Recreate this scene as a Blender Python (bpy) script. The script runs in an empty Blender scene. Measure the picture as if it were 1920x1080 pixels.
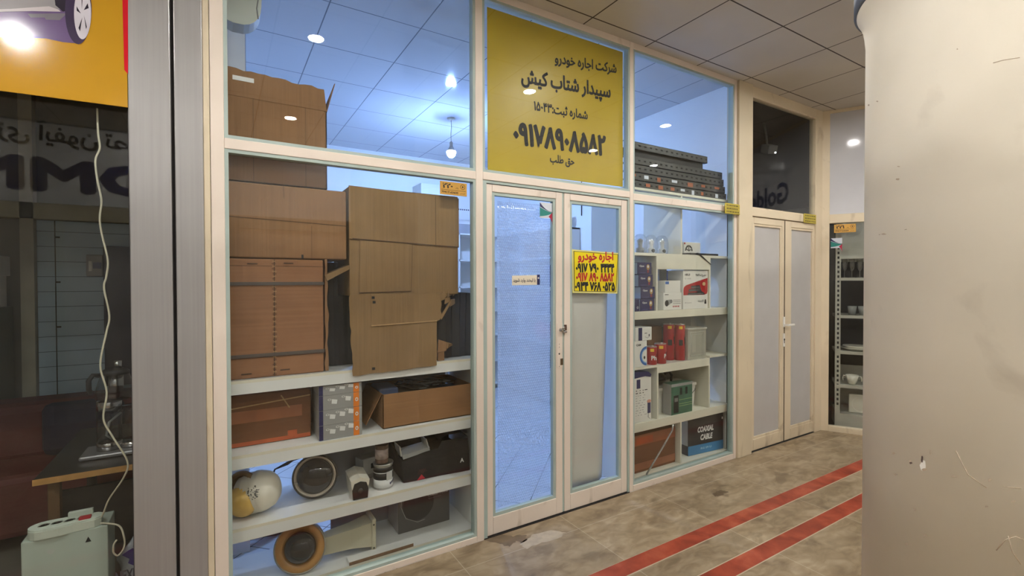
import bpy, bmesh, math, random
from math import sin, cos, pi, radians
from mathutils import Vector as V, Matrix
random.seed(7)
scene = bpy.context.scene
COL = scene.collection

# ------------------------------------------------------------------ camera
CAM = V((0.0, -2.525, 1.57)); FPX = 888.2
YAW, PIT, ROL = radians(31.546), radians(-0.7814), radians(-0.1567)
fw = V((sin(YAW)*cos(PIT), cos(YAW)*cos(PIT), sin(PIT)))
rt = V((cos(YAW), -sin(YAW), 0)); up = rt.cross(fw)
rt2 = cos(ROL)*rt + sin(ROL)*up; up2 = -sin(ROL)*rt + cos(ROL)*up
cd = bpy.data.cameras.new('camera'); cam = bpy.data.objects.new('camera', cd); COL.objects.link(cam)
cd.sensor_width = 36.0; cd.sensor_fit = 'HORIZONTAL'; cd.lens = FPX/1920*36.0; cd.clip_start = 0.02; cd.clip_end = 60
cam.matrix_world = Matrix(((rt2.x, up2.x, -fw.x, CAM.x), (rt2.y, up2.y, -fw.y, CAM.y), (rt2.z, up2.z, -fw.z, CAM.z), (0, 0, 0, 1)))
scene.camera = cam

# ------------------------------------------------------------------ world, exposure
w = bpy.data.worlds.new('world'); scene.world = w; w.use_nodes = True
w.node_tree.nodes['Background'].inputs[0].default_value = (0.9, 0.85, 0.78, 1)
w.node_tree.nodes['Background'].inputs[1].default_value = 0.02
scene.view_settings.view_transform = 'Standard'; scene.view_settings.look = 'None'
scene.view_settings.gamma = 1.0; scene.view_settings.use_curve_mapping = False
scene.view_settings.exposure = 0.0
WARM = (1.0, 0.975, 0.935); COOL = (0.31, 0.50, 1.0)
L_CORR = 1900.0; L_BULB = 1900.0
DOWNLIGHTS_AND_FILL = [(-1.25, -1.085), (0.6, -1.085), (2.45, -1.085), (4.3, -1.09), (6.15, -1.09),
              (-1.22, -2.22), (0.65, -3.0), (4.28, -2.29), (5.62, -2.44), (-3.1, -1.085),
              (-2.5, -4.3), (-0.65, -4.3), (1.2, -4.3), (3.05, -4.3), (4.9, -4.3)]  # far row added as fill for the upright faces; not known fittings
BULBS = [(2.13, 2.19)]
CEIL = 3.33

def ray(px, py):
    return rt2*((px-960)/FPX) + up2*((540-py)/FPX) + fw
def P(px, py, y):
    d = ray(px, py); return CAM + d*((y-CAM.y)/d.y)
def PZ(px, py, z):
    d = ray(px, py); return CAM + d*((z-CAM.z)/d.z)
def PX(px, py, x):
    d = ray(px, py); return CAM + d*((x-CAM.x)/d.x)

# ------------------------------------------------------------------ materials
def lin(c):
    return tuple(((v/255)/12.92 if v/255 <= 0.04045 else ((v/255+0.055)/1.055)**2.4) for v in c)
MATS = {}
def nt(name):
    m = bpy.data.materials.new(name); m.use_nodes = True
    n = m.node_tree.nodes; l = m.node_tree.links
    return m, n, l, n['Principled BSDF']
def M(name, rgb=None, rough=0.5, metal=0.0, spec=0.5, var=0.10, scale=6.0, bump=0.0, bscale=60.0, stretch=(1, 1, 1), emit=0):
    if name in MATS: return MATS[name]
    m, n, l, b = nt(name); c = lin(rgb)
    tc = n.new('ShaderNodeTexCoord'); mp = n.new('ShaderNodeMapping'); mp.inputs['Scale'].default_value = stretch
    l.new(tc.outputs['Object'], mp.inputs['Vector'])
    no = n.new('ShaderNodeTexNoise'); no.inputs['Scale'].default_value = scale; no.inputs['Detail'].default_value = 5
    l.new(mp.outputs[0], no.inputs['Vector'])
    r = n.new('ShaderNodeValToRGB'); r.color_ramp.elements[0].position = 0.3; r.color_ramp.elements[1].position = 0.7
    r.color_ramp.elements[0].color = (*[max(0, v*(1-var)) for v in c], 1); r.color_ramp.elements[1].color = (*[min(1, v*(1+var)) for v in c], 1)
    l.new(no.outputs['Fac'], r.inputs[0]); l.new(r.outputs[0], b.inputs['Base Color'])
    b.inputs['Roughness'].default_value = rough; b.inputs['Metallic'].default_value = metal; b.inputs['Specular IOR Level'].default_value = spec
    if bump:
        n2 = n.new('ShaderNodeTexNoise'); n2.inputs['Scale'].default_value = bscale; l.new(mp.outputs[0], n2.inputs['Vector'])
        bp = n.new('ShaderNodeBump'); bp.inputs['Strength'].default_value = bump; bp.inputs['Distance'].default_value = 0.01
        l.new(n2.outputs['Fac'], bp.inputs['Height']); l.new(bp.outputs[0], b.inputs['Normal'])
    MATS[name] = m; return m
def emis(name, rgb, s):
    if name in MATS: return MATS[name]
    m, n, l, b = nt(name)
    b.inputs['Base Color'].default_value = (0.8, 0.8, 0.8, 1)
    b.inputs['Emission Color'].default_value = (*rgb, 1); b.inputs['Emission Strength'].default_value = s
    MATS[name] = m; return m
def math_(n, l, op, a, b=None, c=None):
    x = n.new('ShaderNodeMath'); x.operation = op
    for i, v in enumerate((a, b, c)):
        if v is None: continue
        if isinstance(v, (int, float)): x.inputs[i].default_value = v
        else: l.new(v, x.inputs[i])
    return x.outputs[0]
def glass(name, tint=(1, 1, 1), f0=0.04, rough=0.0, boost=1.0, smudge=0.0):
    """thin clear sheet: straight-through light plus a mirror layer that grows towards grazing angles (Schlick)"""
    if name in MATS: return MATS[name]
    m, n, l, b = nt(name); n.remove(b)
    out = n['Material Output']
    g = n.new('ShaderNodeNewGeometry'); d = n.new('ShaderNodeVectorMath'); d.operation = 'DOT_PRODUCT'
    l.new(g.outputs['Normal'], d.inputs[0]); l.new(g.outputs['Incoming'], d.inputs[1])
    a = math_(n, l, 'ABSOLUTE', d.outputs['Value']); a = math_(n, l, 'SUBTRACT', 1.0, a); a = math_(n, l, 'POWER', a, 5.0)
    f = math_(n, l, 'MULTIPLY_ADD', a, (1-f0)*boost, f0*boost)
    t = n.new('ShaderNodeBsdfTransparent'); t.inputs[0].default_value = (*tint, 1)
    gl = n.new('ShaderNodeBsdfGlossy'); gl.inputs['Roughness'].default_value = rough
    mx = n.new('ShaderNodeMixShader'); l.new(f, mx.inputs[0]); l.new(t.outputs[0], mx.inputs[1]); l.new(gl.outputs[0], mx.inputs[2])
    res = mx.outputs[0]
    if smudge:
        tc = n.new('ShaderNodeTexCoord'); no = n.new('ShaderNodeTexNoise'); no.inputs['Scale'].default_value = 2.2; no.inputs['Detail'].default_value = 6
        l.new(tc.outputs['Object'], no.inputs['Vector'])
        r = n.new('ShaderNodeMapRange'); r.inputs[1].default_value = 0.45; r.inputs[2].default_value = 0.75; r.inputs[3].default_value = 0; r.inputs[4].default_value = smudge
        l.new(no.outputs['Fac'], r.inputs[0])
        df = n.new('ShaderNodeBsdfDiffuse'); df.inputs[0].default_value = (0.7, 0.68, 0.63, 1)
        m2 = n.new('ShaderNodeMixShader'); l.new(r.outputs[0], m2.inputs[0]); l.new(res, m2.inputs[1]); l.new(df.outputs[0], m2.inputs[2]); res = m2.outputs[0]
    l.new(res, out.inputs[0]); MATS[name] = m; return m

def cardboard(name, rgb, vert=True):
    if name in MATS: return MATS[name]
    m, n, l, b = nt(name); c = lin(rgb)
    tc = n.new('ShaderNodeTexCoord')
    mp = n.new('ShaderNodeMapping'); mp.inputs['Scale'].default_value = (60, 60, 1.2) if vert else (1.2, 1.2, 60); l.new(tc.outputs['Object'], mp.inputs[0])
    n1 = n.new('ShaderNodeTexNoise'); n1.inputs['Scale'].default_value = 2; l.new(mp.outputs[0], n1.inputs[0])
    n2 = n.new('ShaderNodeTexNoise'); n2.inputs['Scale'].default_value = 3.5; n2.inputs['Detail'].default_value = 7; l.new(tc.outputs['Object'], n2.inputs[0])
    s = math_(n, l, 'MULTIPLY_ADD', n1.outputs['Fac'], 0.35, math_(n, l, 'MULTIPLY', n2.outputs['Fac'], 0.65))
    r = n.new('ShaderNodeValToRGB'); r.color_ramp.elements[0].position = 0.3; r.color_ramp.elements[1].position = 0.72
    r.color_ramp.elements[0].color = (*[v*0.78 for v in c], 1); r.color_ramp.elements[1].color = (*[v*1.14 for v in c], 1)
    l.new(s, r.inputs[0]); l.new(r.outputs[0], b.inputs['Base Color']); b.inputs['Roughness'].default_value = 0.8; b.inputs['Specular IOR Level'].default_value = 0.2
    bp = n.new('ShaderNodeBump'); bp.inputs['Strength'].default_value = 0.12; bp.inputs['Distance'].default_value = 0.01; l.new(s, bp.inputs['Height']); l.new(bp.outputs[0], b.inputs['Normal'])
    MATS[name] = m; return m

def gridline(n, l, coord, off, size, half):
    """1 on a joint line of a grid along one coordinate"""
    a = math_(n, l, 'SUBTRACT', coord, off - size*100); a = math_(n, l, 'MODULO', a, size)
    a = math_(n, l, 'SUBTRACT', a, size/2); a = math_(n, l, 'ABSOLUTE', a)
    return math_(n, l, 'GREATER_THAN', a, size/2 - half)
def tiled(name, rgb, line, ox, oy, size, half, rough, spec=0.5, rot=0.0, var=0.05, scale=1.5, bump=0.3):
    m, n, l, b = nt(name); c = lin(rgb)
    g = n.new('ShaderNodeNewGeometry'); mp = n.new('ShaderNodeMapping'); mp.inputs['Rotation'].default_value = (0, 0, rot); l.new(g.outputs['Position'], mp.inputs[0])
    s = n.new('ShaderNodeSeparateXYZ'); l.new(mp.outputs[0], s.inputs[0])
    gx = gridline(n, l, s.outputs[0], ox, size, half); gy = gridline(n, l, s.outputs[1], oy, size, half)
    k = math_(n, l, 'MAXIMUM', gx, gy)
    no = n.new('ShaderNodeTexNoise'); no.inputs['Scale'].default_value = scale; no.inputs['Detail'].default_value = 6; l.new(g.outputs['Position'], no.inputs[0])
    r = n.new('ShaderNodeValToRGB'); r.color_ramp.elements[0].position = 0.3; r.color_ramp.elements[1].position = 0.7
    r.color_ramp.elements[0].color = (*[v*(1-var) for v in c], 1); r.color_ramp.elements[1].color = (*[min(1, v*(1+var)) for v in c], 1); l.new(no.outputs['Fac'], r.inputs[0])
    mx = n.new('ShaderNodeMix'); mx.data_type = 'RGBA'; l.new(k, mx.inputs[0]); l.new(r.outputs[0], mx.inputs[6]); mx.inputs[7].default_value = (*lin(line), 1)
    l.new(mx.outputs[2], b.inputs['Base Color']); b.inputs['Roughness'].default_value = rough; b.inputs['Specular IOR Level'].default_value = spec
    bp = n.new('ShaderNodeBump'); bp.inputs['Strength'].default_value = bump; bp.inputs['Distance'].default_value = 0.004; bp.invert = True
    l.new(k, bp.inputs['Height']); l.new(bp.outputs[0], b.inputs['Normal'])
    MATS[name] = m; return m

def floor_material():
    m, n, l, b = nt('worn marble floor with red bands')
    g = n.new('ShaderNodeNewGeometry'); s = n.new('ShaderNodeSeparateXYZ'); l.new(g.outputs['Position'], s.inputs[0])
    X, Y = s.outputs[0], s.outputs[1]
    def noise(sc, det, stretch=(1, 1, 1), dist=0.0, rot=0.0):
        mp = n.new('ShaderNodeMapping'); mp.inputs['Scale'].default_value = stretch; mp.inputs['Rotation'].default_value = (0, 0, rot); l.new(g.outputs['Position'], mp.inputs[0])
        t = n.new('ShaderNodeTexNoise'); t.inputs['Scale'].default_value = sc; t.inputs['Detail'].default_value = det; t.inputs['Distortion'].default_value = dist; l.new(mp.outputs[0], t.inputs[0]); return t.outputs['Fac']
    def ramp(f, stops):
        r = n.new('ShaderNodeValToRGB'); e = r.color_ramp.elements
        for i, (p, c) in enumerate(stops):
            if i > 1: e.new(p)
            e[i].position = p; e[i].color = (*lin(c), 1)
        l.new(f, r.inputs[0]); return r.outputs[0]
    def mix(f, a, c):
        x = n.new('ShaderNodeMix'); x.data_type = 'RGBA'
        if isinstance(f, float): x.inputs[0].default_value = f
        else: l.new(f, x.inputs[0])
        for i, v in ((6, a), (7, c)):
            if isinstance(v, tuple): x.inputs[i].default_value = (*lin(v), 1)
            else: l.new(v, x.inputs[i])
        return x.outputs[2]
    stone = ramp(noise(2.6, 9, (1, 2.3, 1), 0.8, 0.5), [(0.28, (118, 99, 74)), (0.5, (154, 135, 107)), (0.75, (182, 165, 138))])
    vein = ramp(noise(8, 8, (0.9, 1.7, 1), 1.2, 0.7), [(0.33, (88, 73, 54)), (0.5, (146, 128, 102)), (0.66, (186, 170, 145))])
    stone = mix(0.36, stone, vein)
    # slabs laid 0.60 x 0.40, each slightly different in tone
    bx = gridline(n, l, X, 0.32, 0.80, 0.0022); by = gridline(n, l, Y, -0.60, 0.40, 0.0022)
    wn = n.new('ShaderNodeTexWhiteNoise'); wn.noise_dimensions = '2D'
    cx = math_(n, l, 'FLOOR', math_(n, l, 'DIVIDE', math_(n, l, 'SUBTRACT', X, 0.32), 0.80)); cy = math_(n, l, 'FLOOR', math_(n, l, 'DIVIDE', math_(n, l, 'ADD', Y, 0.60), 0.40))
    cb = n.new('ShaderNodeCombineXYZ'); l.new(cx, cb.inputs[0]); l.new(cy, cb.inputs[1]); l.new(cb.outputs[0], wn.inputs['Vector'])
    stone = mix(math_(n, l, 'MULTIPLY', wn.outputs['Value'], 0.28), stone, (122, 108, 88))
    stone = mix(math_(n, l, 'MULTIPLY', math_(n, l, 'MAXIMUM', bx, by), 0.45), stone, (205, 195, 176))
    # dark worn stains
    st = n.new('ShaderNodeMapRange'); st.inputs[1].default_value = 0.60; st.inputs[2].default_value = 0.68; l.new(noise(3.3, 8, (1, 1.6, 1), 0.6, 0.3), st.inputs[0])
    stone = mix(math_(n, l, 'MULTIPLY', st.outputs[0], 0.45), stone, (92, 78, 60))
    def band(lo, hi):
        return math_(n, l, 'MULTIPLY', math_(n, l, 'GREATER_THAN', Y, lo), math_(n, l, 'LESS_THAN', Y, hi))
    red = ramp(noise(7, 9, (1, 1, 1), 0.5), [(0.3, (124, 48, 32)), (0.55, (160, 70, 48)), (0.78, (184, 100, 74))])
    stripes = math_(n, l, 'MAXIMUM', band(-0.708, -0.600), band(-1.015, -0.912))
    edges = math_(n, l, 'MAXIMUM', band(-0.714, -0.708), math_(n, l, 'MAXIMUM', band(-0.912, -0.906), band(-1.021, -1.015)))
    c = mix(stripes, stone, red); c = mix(math_(n, l, 'MULTIPLY', edges, 0.7), c, (205, 190, 165))
    l.new(c, b.inputs['Base Color'])
    r2 = n.new('ShaderNodeMapRange'); r2.inputs[3].default_value = 0.22; r2.inputs[4].default_value = 0.5; l.new(noise(4, 5), r2.inputs[0]); l.new(r2.outputs[0], b.inputs['Roughness'])
    b.inputs['Specular IOR Level'].default_value = 0.35
    return m

def stained(name, rgb, stain, rough=0.5, lo=0.62, hi=0.74, amt=0.5, scale=5, stretch=(1, 1, 1), spec=0.4, var=0.06):
    """painted surface with scattered scuffs"""
    if name in MATS: return MATS[name]
    m, n, l, b = nt(name); c = lin(rgb)
    tc = n.new('ShaderNodeTexCoord'); mp = n.new('ShaderNodeMapping'); mp.inputs['Scale'].default_value = stretch; l.new(tc.outputs['Object'], mp.inputs[0])
    a = n.new('ShaderNodeTexNoise'); a.inputs['Scale'].default_value = scale; a.inputs['Detail'].default_value = 10; a.inputs['Distortion'].default_value = 0.6; l.new(mp.outputs[0], a.inputs[0])
    mr = n.new('ShaderNodeMapRange'); mr.inputs[1].default_value = lo; mr.inputs[2].default_value = hi; mr.inputs[4].default_value = amt; l.new(a.outputs['Fac'], mr.inputs[0])
    f = n.new('ShaderNodeTexNoise'); f.inputs['Scale'].default_value = 1.7; f.inputs['Detail'].default_value = 4; l.new(tc.outputs['Object'], f.inputs[0])
    r = n.new('ShaderNodeValToRGB'); r.color_ramp.elements[0].position = 0.3; r.color_ramp.elements[1].position = 0.7
    r.color_ramp.elements[0].color = (*[v*(1-var) for v in c], 1); r.color_ramp.elements[1].color = (*[min(1, v*(1+var)) for v in c], 1); l.new(f.outputs['Fac'], r.inputs[0])
    mx = n.new('ShaderNodeMix'); mx.data_type = 'RGBA'; l.new(mr.outputs[0], mx.inputs[0]); l.new(r.outputs[0], mx.inputs[6]); mx.inputs[7].default_value = (*lin(stain), 1)
    l.new(mx.outputs[2], b.inputs['Base Color']); b.inputs['Roughness'].default_value = rough; b.inputs['Specular IOR Level'].default_value = spec
    bp = n.new('ShaderNodeBump'); bp.inputs['Strength'].default_value = 0.06; bp.inputs['Distance'].default_value = 0.01; l.new(f.outputs['Fac'], bp.inputs['Height']); l.new(bp.outputs[0], b.inputs['Normal'])
    MATS[name] = m; return m

def bubble_film():
    m, n, l, b = nt('bubble wrap'); n.remove(b); out = n['Material Output']
    tc = n.new('ShaderNodeTexCoord'); s = n.new('ShaderNodeSeparateXYZ'); l.new(tc.outputs['Object'], s.inputs[0])
    u = math_(n, l, 'ADD', s.outputs[0], math_(n, l, 'MULTIPLY', s.outputs[2], 0.5)); cb = n.new('ShaderNodeCombineXYZ')
    l.new(u, cb.inputs[0]); l.new(math_(n, l, 'MULTIPLY', s.outputs[2], 0.87), cb.inputs[1])
    vo = n.new('ShaderNodeTexVoronoi'); vo.voronoi_dimensions = '2D'; vo.inputs['Scale'].default_value = 68; vo.inputs['Randomness'].default_value = 0.12; l.new(cb.outputs[0], vo.inputs['Vector'])
    dome = math_(n, l, 'SUBTRACT', 1.0, math_(n, l, 'MULTIPLY', vo.outputs['Distance'], 2.0)); dome = math_(n, l, 'MAXIMUM', dome, 0.0)
    bp = n.new('ShaderNodeBump'); bp.inputs['Strength'].default_value = 0.9; bp.inputs['Distance'].default_value = 0.006; l.new(dome, bp.inputs['Height'])
    t = n.new('ShaderNodeBsdfTransparent'); t.inputs[0].default_value = (0.97, 0.98, 1, 1)
    tr = n.new('ShaderNodeBsdfTranslucent'); tr.inputs[0].default_value = (0.95, 0.96, 0.98, 1); l.new(bp.outputs[0], tr.inputs['Normal'])
    gl = n.new('ShaderNodeBsdfGlossy'); gl.inputs['Roughness'].default_value = 0.22; l.new(bp.outputs[0], gl.inputs['Normal'])
    m1 = n.new('ShaderNodeMixShader'); m1.inputs[0].default_value = 0.22; l.new(tr.outputs[0], m1.inputs[1]); l.new(gl.outputs[0], m1.inputs[2])
    f = math_(n, l, 'MULTIPLY_ADD', dome, 0.36, 0.46)
    # the double bubbled layer ends part way down; below it a single clear sheet hangs
    lay = n.new('ShaderNodeMapRange'); lay.interpolation_type = 'SMOOTHSTEP'; lay.inputs[1].default_value = -0.75; lay.inputs[2].default_value = -0.2; lay.inputs[3].default_value = 0.45; lay.inputs[4].default_value = 1.0
    l.new(s.outputs[2], lay.inputs[0]); f = math_(n, l, 'MULTIPLY', f, lay.outputs[0])
    m2 = n.new('ShaderNodeMixShader'); l.new(f, m2.inputs[0]); l.new(t.outputs[0], m2.inputs[1]); l.new(m1.outputs[0], m2.inputs[2])
    l.new(m2.outputs[0], out.inputs[0]); return m

# ------------------------------------------------------------------ text
FORMS = {'ا': 0xFE8D, 'آ': 0xFE81, 'ب': 0xFE8F, 'پ': 0xFB56, 'ت': 0xFE95, 'ث': 0xFE99, 'ج': 0xFE9D, 'ح': 0xFEA1, 'خ': 0xFEA5, 'د': 0xFEA9, 'ر': 0xFEAD, 'ز': 0xFEAF,
         'س': 0xFEB1, 'ش': 0xFEB5, 'ص': 0xFEB9, 'ط': 0xFEC1, 'ع': 0xFEC9, 'ف': 0xFED1, 'ق': 0xFED5, 'ک': 0xFB8E, 'ل': 0xFEDD, 'م': 0xFEE1, 'ن': 0xFEE5, 'و': 0xFEED, 'ه': 0xFEE9, 'ی': 0xFBFC}
NOJOIN = set('اآدرزو')
def shape(s):
    """join Persian letters and reverse them into left-to-right drawing order; digit runs keep their order"""
    if not any('\u0600' <= ch <= '\u06ff' for ch in s): return s
    out = []
    for i, ch in enumerate(s):
        if ch in FORMS:
            pv = i > 0 and s[i-1] in FORMS and s[i-1] not in NOJOIN
            nx = i+1 < len(s) and s[i+1] in FORMS and ch not in NOJOIN
            base = FORMS[ch]
            out.append(chr(base + (0 if not pv and not nx else 1 if pv and not nx else 2 if not pv else 3)))
        else: out.append(ch)
    isd = lambda c: c in '۰۱۲۳۴۵۶۷۸۹0123456789-'
    if all(isd(c) or c == ' ' for c in s): return ''.join(out)
    runs, cur = [], ''
    for c in out:
        if isd(c): cur += c
        else:
            if cur: runs.append(cur); cur = ''
            runs.append(c)
    if cur: runs.append(cur)
    return ''.join(reversed(runs))
TCACHE = {}
def text_geo(s, bold):
    k = (s, bold)
    if k in TCACHE: return TCACHE[k]
    c = bpy.data.curves.new('t', 'FONT'); c.body = shape(s); c.resolution_u = 2; c.offset = bold
    o = bpy.data.objects.new('t', c); COL.objects.link(o)
    dg = bpy.context.evaluated_depsgraph_get(); me = bpy.data.meshes.new_from_object(o.evaluated_get(dg))
    vs = [tuple(v.co) for v in me.vertices]; fs = [tuple(p.vertices) for p in me.polygons]
    bpy.data.objects.remove(o); bpy.data.curves.remove(c); bpy.data.meshes.remove(me)
    x0 = min(v[0] for v in vs); x1 = max(v[0] for v in vs); y0 = min(v[1] for v in vs); y1 = max(v[1] for v in vs)
    TCACHE[k] = (vs, fs, x0, x1, y0, y1); return TCACHE[k]

# ------------------------------------------------------------------ mesh builder
class MB:
    def __init__(s): s.v = []; s.f = []; s.m = []; s.sm = []; s.mats = []; s.T = Matrix()
    def mi(s, m):
        if m not in s.mats: s.mats.append(m)
        return s.mats.index(m)
    def add(s, vs, fs, m, smooth=False):
        o = len(s.v); s.v += [tuple(s.T @ V(v)) for v in vs]; k = s.mi(m)
        for f in fs: s.f.append([i+o for i in f]); s.m.append(k); s.sm.append(smooth)
        return s
    def box(s, a, b, m, bev=0.0):
        (x0, y0, z0), (x1, y1, z1) = a, b
        x0, x1 = sorted((x0, x1)); y0, y1 = sorted((y0, y1)); z0, z1 = sorted((z0, z1))
        if bev:
            bm = bmesh.new(); bmesh.ops.create_cube(bm, size=1)
            for v in bm.verts: v.co = V(((x0+x1)/2+v.co.x*(x1-x0), (y0+y1)/2+v.co.y*(y1-y0), (z0+z1)/2+v.co.z*(z1-z0)))
            bmesh.ops.bevel(bm, geom=bm.edges[:], offset=bev, segments=2, affect='EDGES', profile=0.5)
            bm.verts.index_update(); vs = [v.co[:] for v in bm.verts]; fs = [[v.index for v in f.verts] for f in bm.faces]; bm.free()
            return s.add(vs, fs, m)
        vs = [(x0, y0, z0), (x1, y0, z0), (x1, y1, z0), (x0, y1, z0), (x0, y0, z1), (x1, y0, z1), (x1, y1, z1), (x0, y1, z1)]
        return s.add(vs, [(0, 3, 2, 1), (4, 5, 6, 7), (0, 1, 5, 4), (1, 2, 6, 5), (2, 3, 7, 6), (3, 0, 4, 7)], m)
    def poly(s, pts, m): return s.add(pts, [tuple(range(len(pts)))], m)
    def prism(s, pts, d, m, smooth=False):
        """polygon pts (3D) extruded by vector d"""
        n = len(pts); d = V(d); vs = [V(p) for p in pts] + [V(p)+d for p in pts]
        fs = [tuple(range(n))[::-1], tuple(range(n, 2*n))] + [(i, (i+1) % n, n+(i+1) % n, n+i) for i in range(n)]
        return s.add(vs, fs, m, smooth)
    def lathe(s, prof, m, c=(0, 0, 0), axis=(0, 0, 1), n=32, smooth=True, sx=1.0):
        """prof = [(r, h)]; revolve about axis through c"""
        az = V(axis).normalized(); ax = az.orthogonal().normalized()
        if abs(az.z) > 0.99: ax = V((1, 0, 0))
        ay = az.cross(ax); vs = []; fs = []; c = V(c)
        for r, h in prof:
            for i in range(n):
                t = 2*pi*i/n; vs.append(c + az*h + ax*(r*cos(t)*sx) + ay*(r*sin(t)))
        for j in range(len(prof)-1):
            for i in range(n): fs.append((j*n+i, j*n+(i+1) % n, (j+1)*n+(i+1) % n, (j+1)*n+i))
        if prof[0][0] > 1e-5: fs.append(tuple(range(n))[::-1])
        if prof[-1][0] > 1e-5: fs.append(tuple((len(prof)-1)*n+i for i in range(n)))
        return s.add(vs, fs, m, smooth)
    def ball(s, c, r, m, sq=(1, 1, 1), n=24, k=14, h0=-pi/2, h1=pi/2):
        vs = []; fs = []
        for j in range(k+1):
            a = h0+(h1-h0)*j/k
            for i in range(n):
                t = 2*pi*i/n; vs.append((c[0]+r*sq[0]*cos(a)*cos(t), c[1]+r*sq[1]*cos(a)*sin(t), c[2]+r*sq[2]*sin(a)))
        for j in range(k):
            for i in range(n): fs.append((j*n+i, j*n+(i+1) % n, (j+1)*n+(i+1) % n, (j+1)*n+i))
        return s.add(vs, fs, m, True)
    def tube(s, pts, r, m, n=8, closed=False):
        pts = [V(p) for p in pts]; vs = []; fs = []; k = len(pts); pn = None
        for j, p in enumerate(pts):
            d = (pts[min(j+1, k-1)] - pts[max(j-1, 0)]).normalized()
            if pn is None: pn = d.orthogonal().normalized()
            a = (pn - d*pn.dot(d)).normalized(); pn = a; b = d.cross(a)
            for i in range(n): t = 2*pi*i/n; vs.append(p + a*(r*cos(t)) + b*(r*sin(t)))
        for j in range(k-1):
            for i in range(n): fs.append((j*n+i, j*n+(i+1) % n, (j+1)*n+(i+1) % n, (j+1)*n+i))
        fs.append(tuple(range(n))[::-1]); fs.append(tuple((k-1)*n+i for i in range(n)))
        return s.add(vs, fs, m, True)
    def disc(s, c, r, m, y=None, rz=1.0, n=28, r0=0.0, a0=0, a1=2*pi):
        """flat disc or ring facing the corridor (in the xz plane)"""
        vs = []; fs = []
        for i in range(n+1):
            t = a0+(a1-a0)*i/n; vs.append((c[0]+r*cos(t), c[1], c[2]+r*rz*sin(t))); vs.append((c[0]+r0*cos(t), c[1], c[2]+r0*rz*sin(t)))
        for i in range(n): fs.append((2*i, 2*i+2, 2*i+3, 2*i+1))
        return s.add(vs, fs, m)
    def text(s, t, o, u, w, h, m, bold=0.0, align='c', width=None, lift=0.0, shear=0.0, fat=0.0):
        """lettering with its box height h (or stretched to width) at o, along u, upwards w"""
        vs, fs, x0, x1, y0, y1 = text_geo(t, bold); k = h/(y1-y0); kx = k if width is None else width/(x1-x0)
        ox = {'c': (x0+x1)/2, 'l': x0, 'r': x1}[align]; u = V(u).normalized(); w = V(w).normalized(); nn = u.cross(w); o = V(o)
        offs = [(0, 0)] if not fat else [(0, 0)]+[(fat*h*cos(2*pi*i/8), fat*h*sin(2*pi*i/8)) for i in range(8)]
        for j, (da, db) in enumerate(offs):
            s.add([o + u*((v[0]-ox)*kx + (v[1]-y0)*k*shear + da) + w*((v[1]-(y0+y1)/2)*k + db) + nn*(lift+0.00002*j) for v in vs], fs, m)
        return s
    def build(s, name, parent=None, world=True, loc=None):
        off = V(loc) if loc is not None else V((0, 0, 0))
        if parent is not None and world: off = WLOC[parent.name]
        me = bpy.data.meshes.new(name); me.from_pydata([tuple(V(v)-off) for v in s.v], [], s.f)
        for m in s.mats: me.materials.append(m)
        me.polygons.foreach_set('material_index', s.m); me.polygons.foreach_set('use_smooth', s.sm)
        bm = bmesh.new(); bm.from_mesh(me); bmesh.ops.recalc_face_normals(bm, faces=bm.faces[:]); bm.to_mesh(me); bm.free()
        me.update(); o = bpy.data.objects.new(name, me); COL.objects.link(o)
        if parent is not None: o.parent = parent; WLOC[o.name] = WLOC[parent.name]
        else: o.location = off; WLOC[o.name] = off
        return o
WLOC = {}
def tag(o, label=None, cat=None, group=None, kind=None):
    if label: o['label'] = label
    if cat: o['category'] = cat
    if group: o['group'] = group
    if kind: o['kind'] = kind
    return o
def thing(name, label, cat, loc, group=None, kind=None):
    o = bpy.data.objects.new(name, None); o.empty_display_size = 0.05; COL.objects.link(o); o.location = loc; WLOC[o.name] = V(loc)
    return tag(o, label, cat, group, kind)
def struct(name, mb, label, cat='room', loc=None):
    return tag(mb.build(name, loc=loc), label, cat, kind='structure')
def dup(o, loc=None, label=None, rz=None):
    c = o.copy(); COL.objects.link(c)
    if loc is not None: c.location = loc
    if rz is not None: c.rotation_euler.z = rz
    if label: c['label'] = label
    WLOC[c.name] = V(c.location)
    for ch in list(o.children):
        d = ch.copy(); COL.objects.link(d); d.parent = c
        for g in list(ch.children):
            e = g.copy(); COL.objects.link(e); e.parent = d
    return c
U = (1, 0, 0); W = (0, 0, 1)

# common materials
cream = stained('cream painted aluminium', (226, 213, 199), (150, 130, 104), 0.38, 0.66, 0.80, 0.5, 7, (1, 1, 0.6))
dirtycream = stained('dirty cream paint', (214, 200, 172), (120, 98, 66), 0.5, 0.55, 0.78, 0.6, 4, (2, 2, 0.5))
aqua = M('aqua rubber bead', (166, 181, 174), 0.45, var=0.06)
steel = M('brushed grey aluminium', (162, 160, 158), 0.38, 0.35, var=0.05, scale=3, stretch=(30, 30, 0.4))
darkgap = M('dark gap', (32, 28, 26), 0.8)
clear = glass('window glass', (0.965, 0.98, 0.975), 0.035, 0.0, 1.0, 0.012)
white_paint = M('white wall paint', (236, 236, 234), 0.6, var=0.03, scale=2)
melamine = M('white melamine', (226, 226, 222), 0.35, var=0.04, scale=3)
edgeband = M('cream edge band', (222, 216, 196), 0.4, var=0.04)
card = cardboard('brown cardboard', (142, 106, 74)); card2 = cardboard('tan cardboard', (142, 113, 78), True); card3 = cardboard('red brown cardboard', (150, 107, 76), False)
carddark = cardboard('dark brown cardboard', (122, 80, 54), False); cardedge = M('cardboard edge', (176, 142, 98), 0.85, var=0.2, scale=40)
tape = M('brown parcel tape', (150, 92, 60), 0.3, var=0.15); tapeo = M('orange parcel tape', (176, 84, 44), 0.3, var=0.2)
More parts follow.
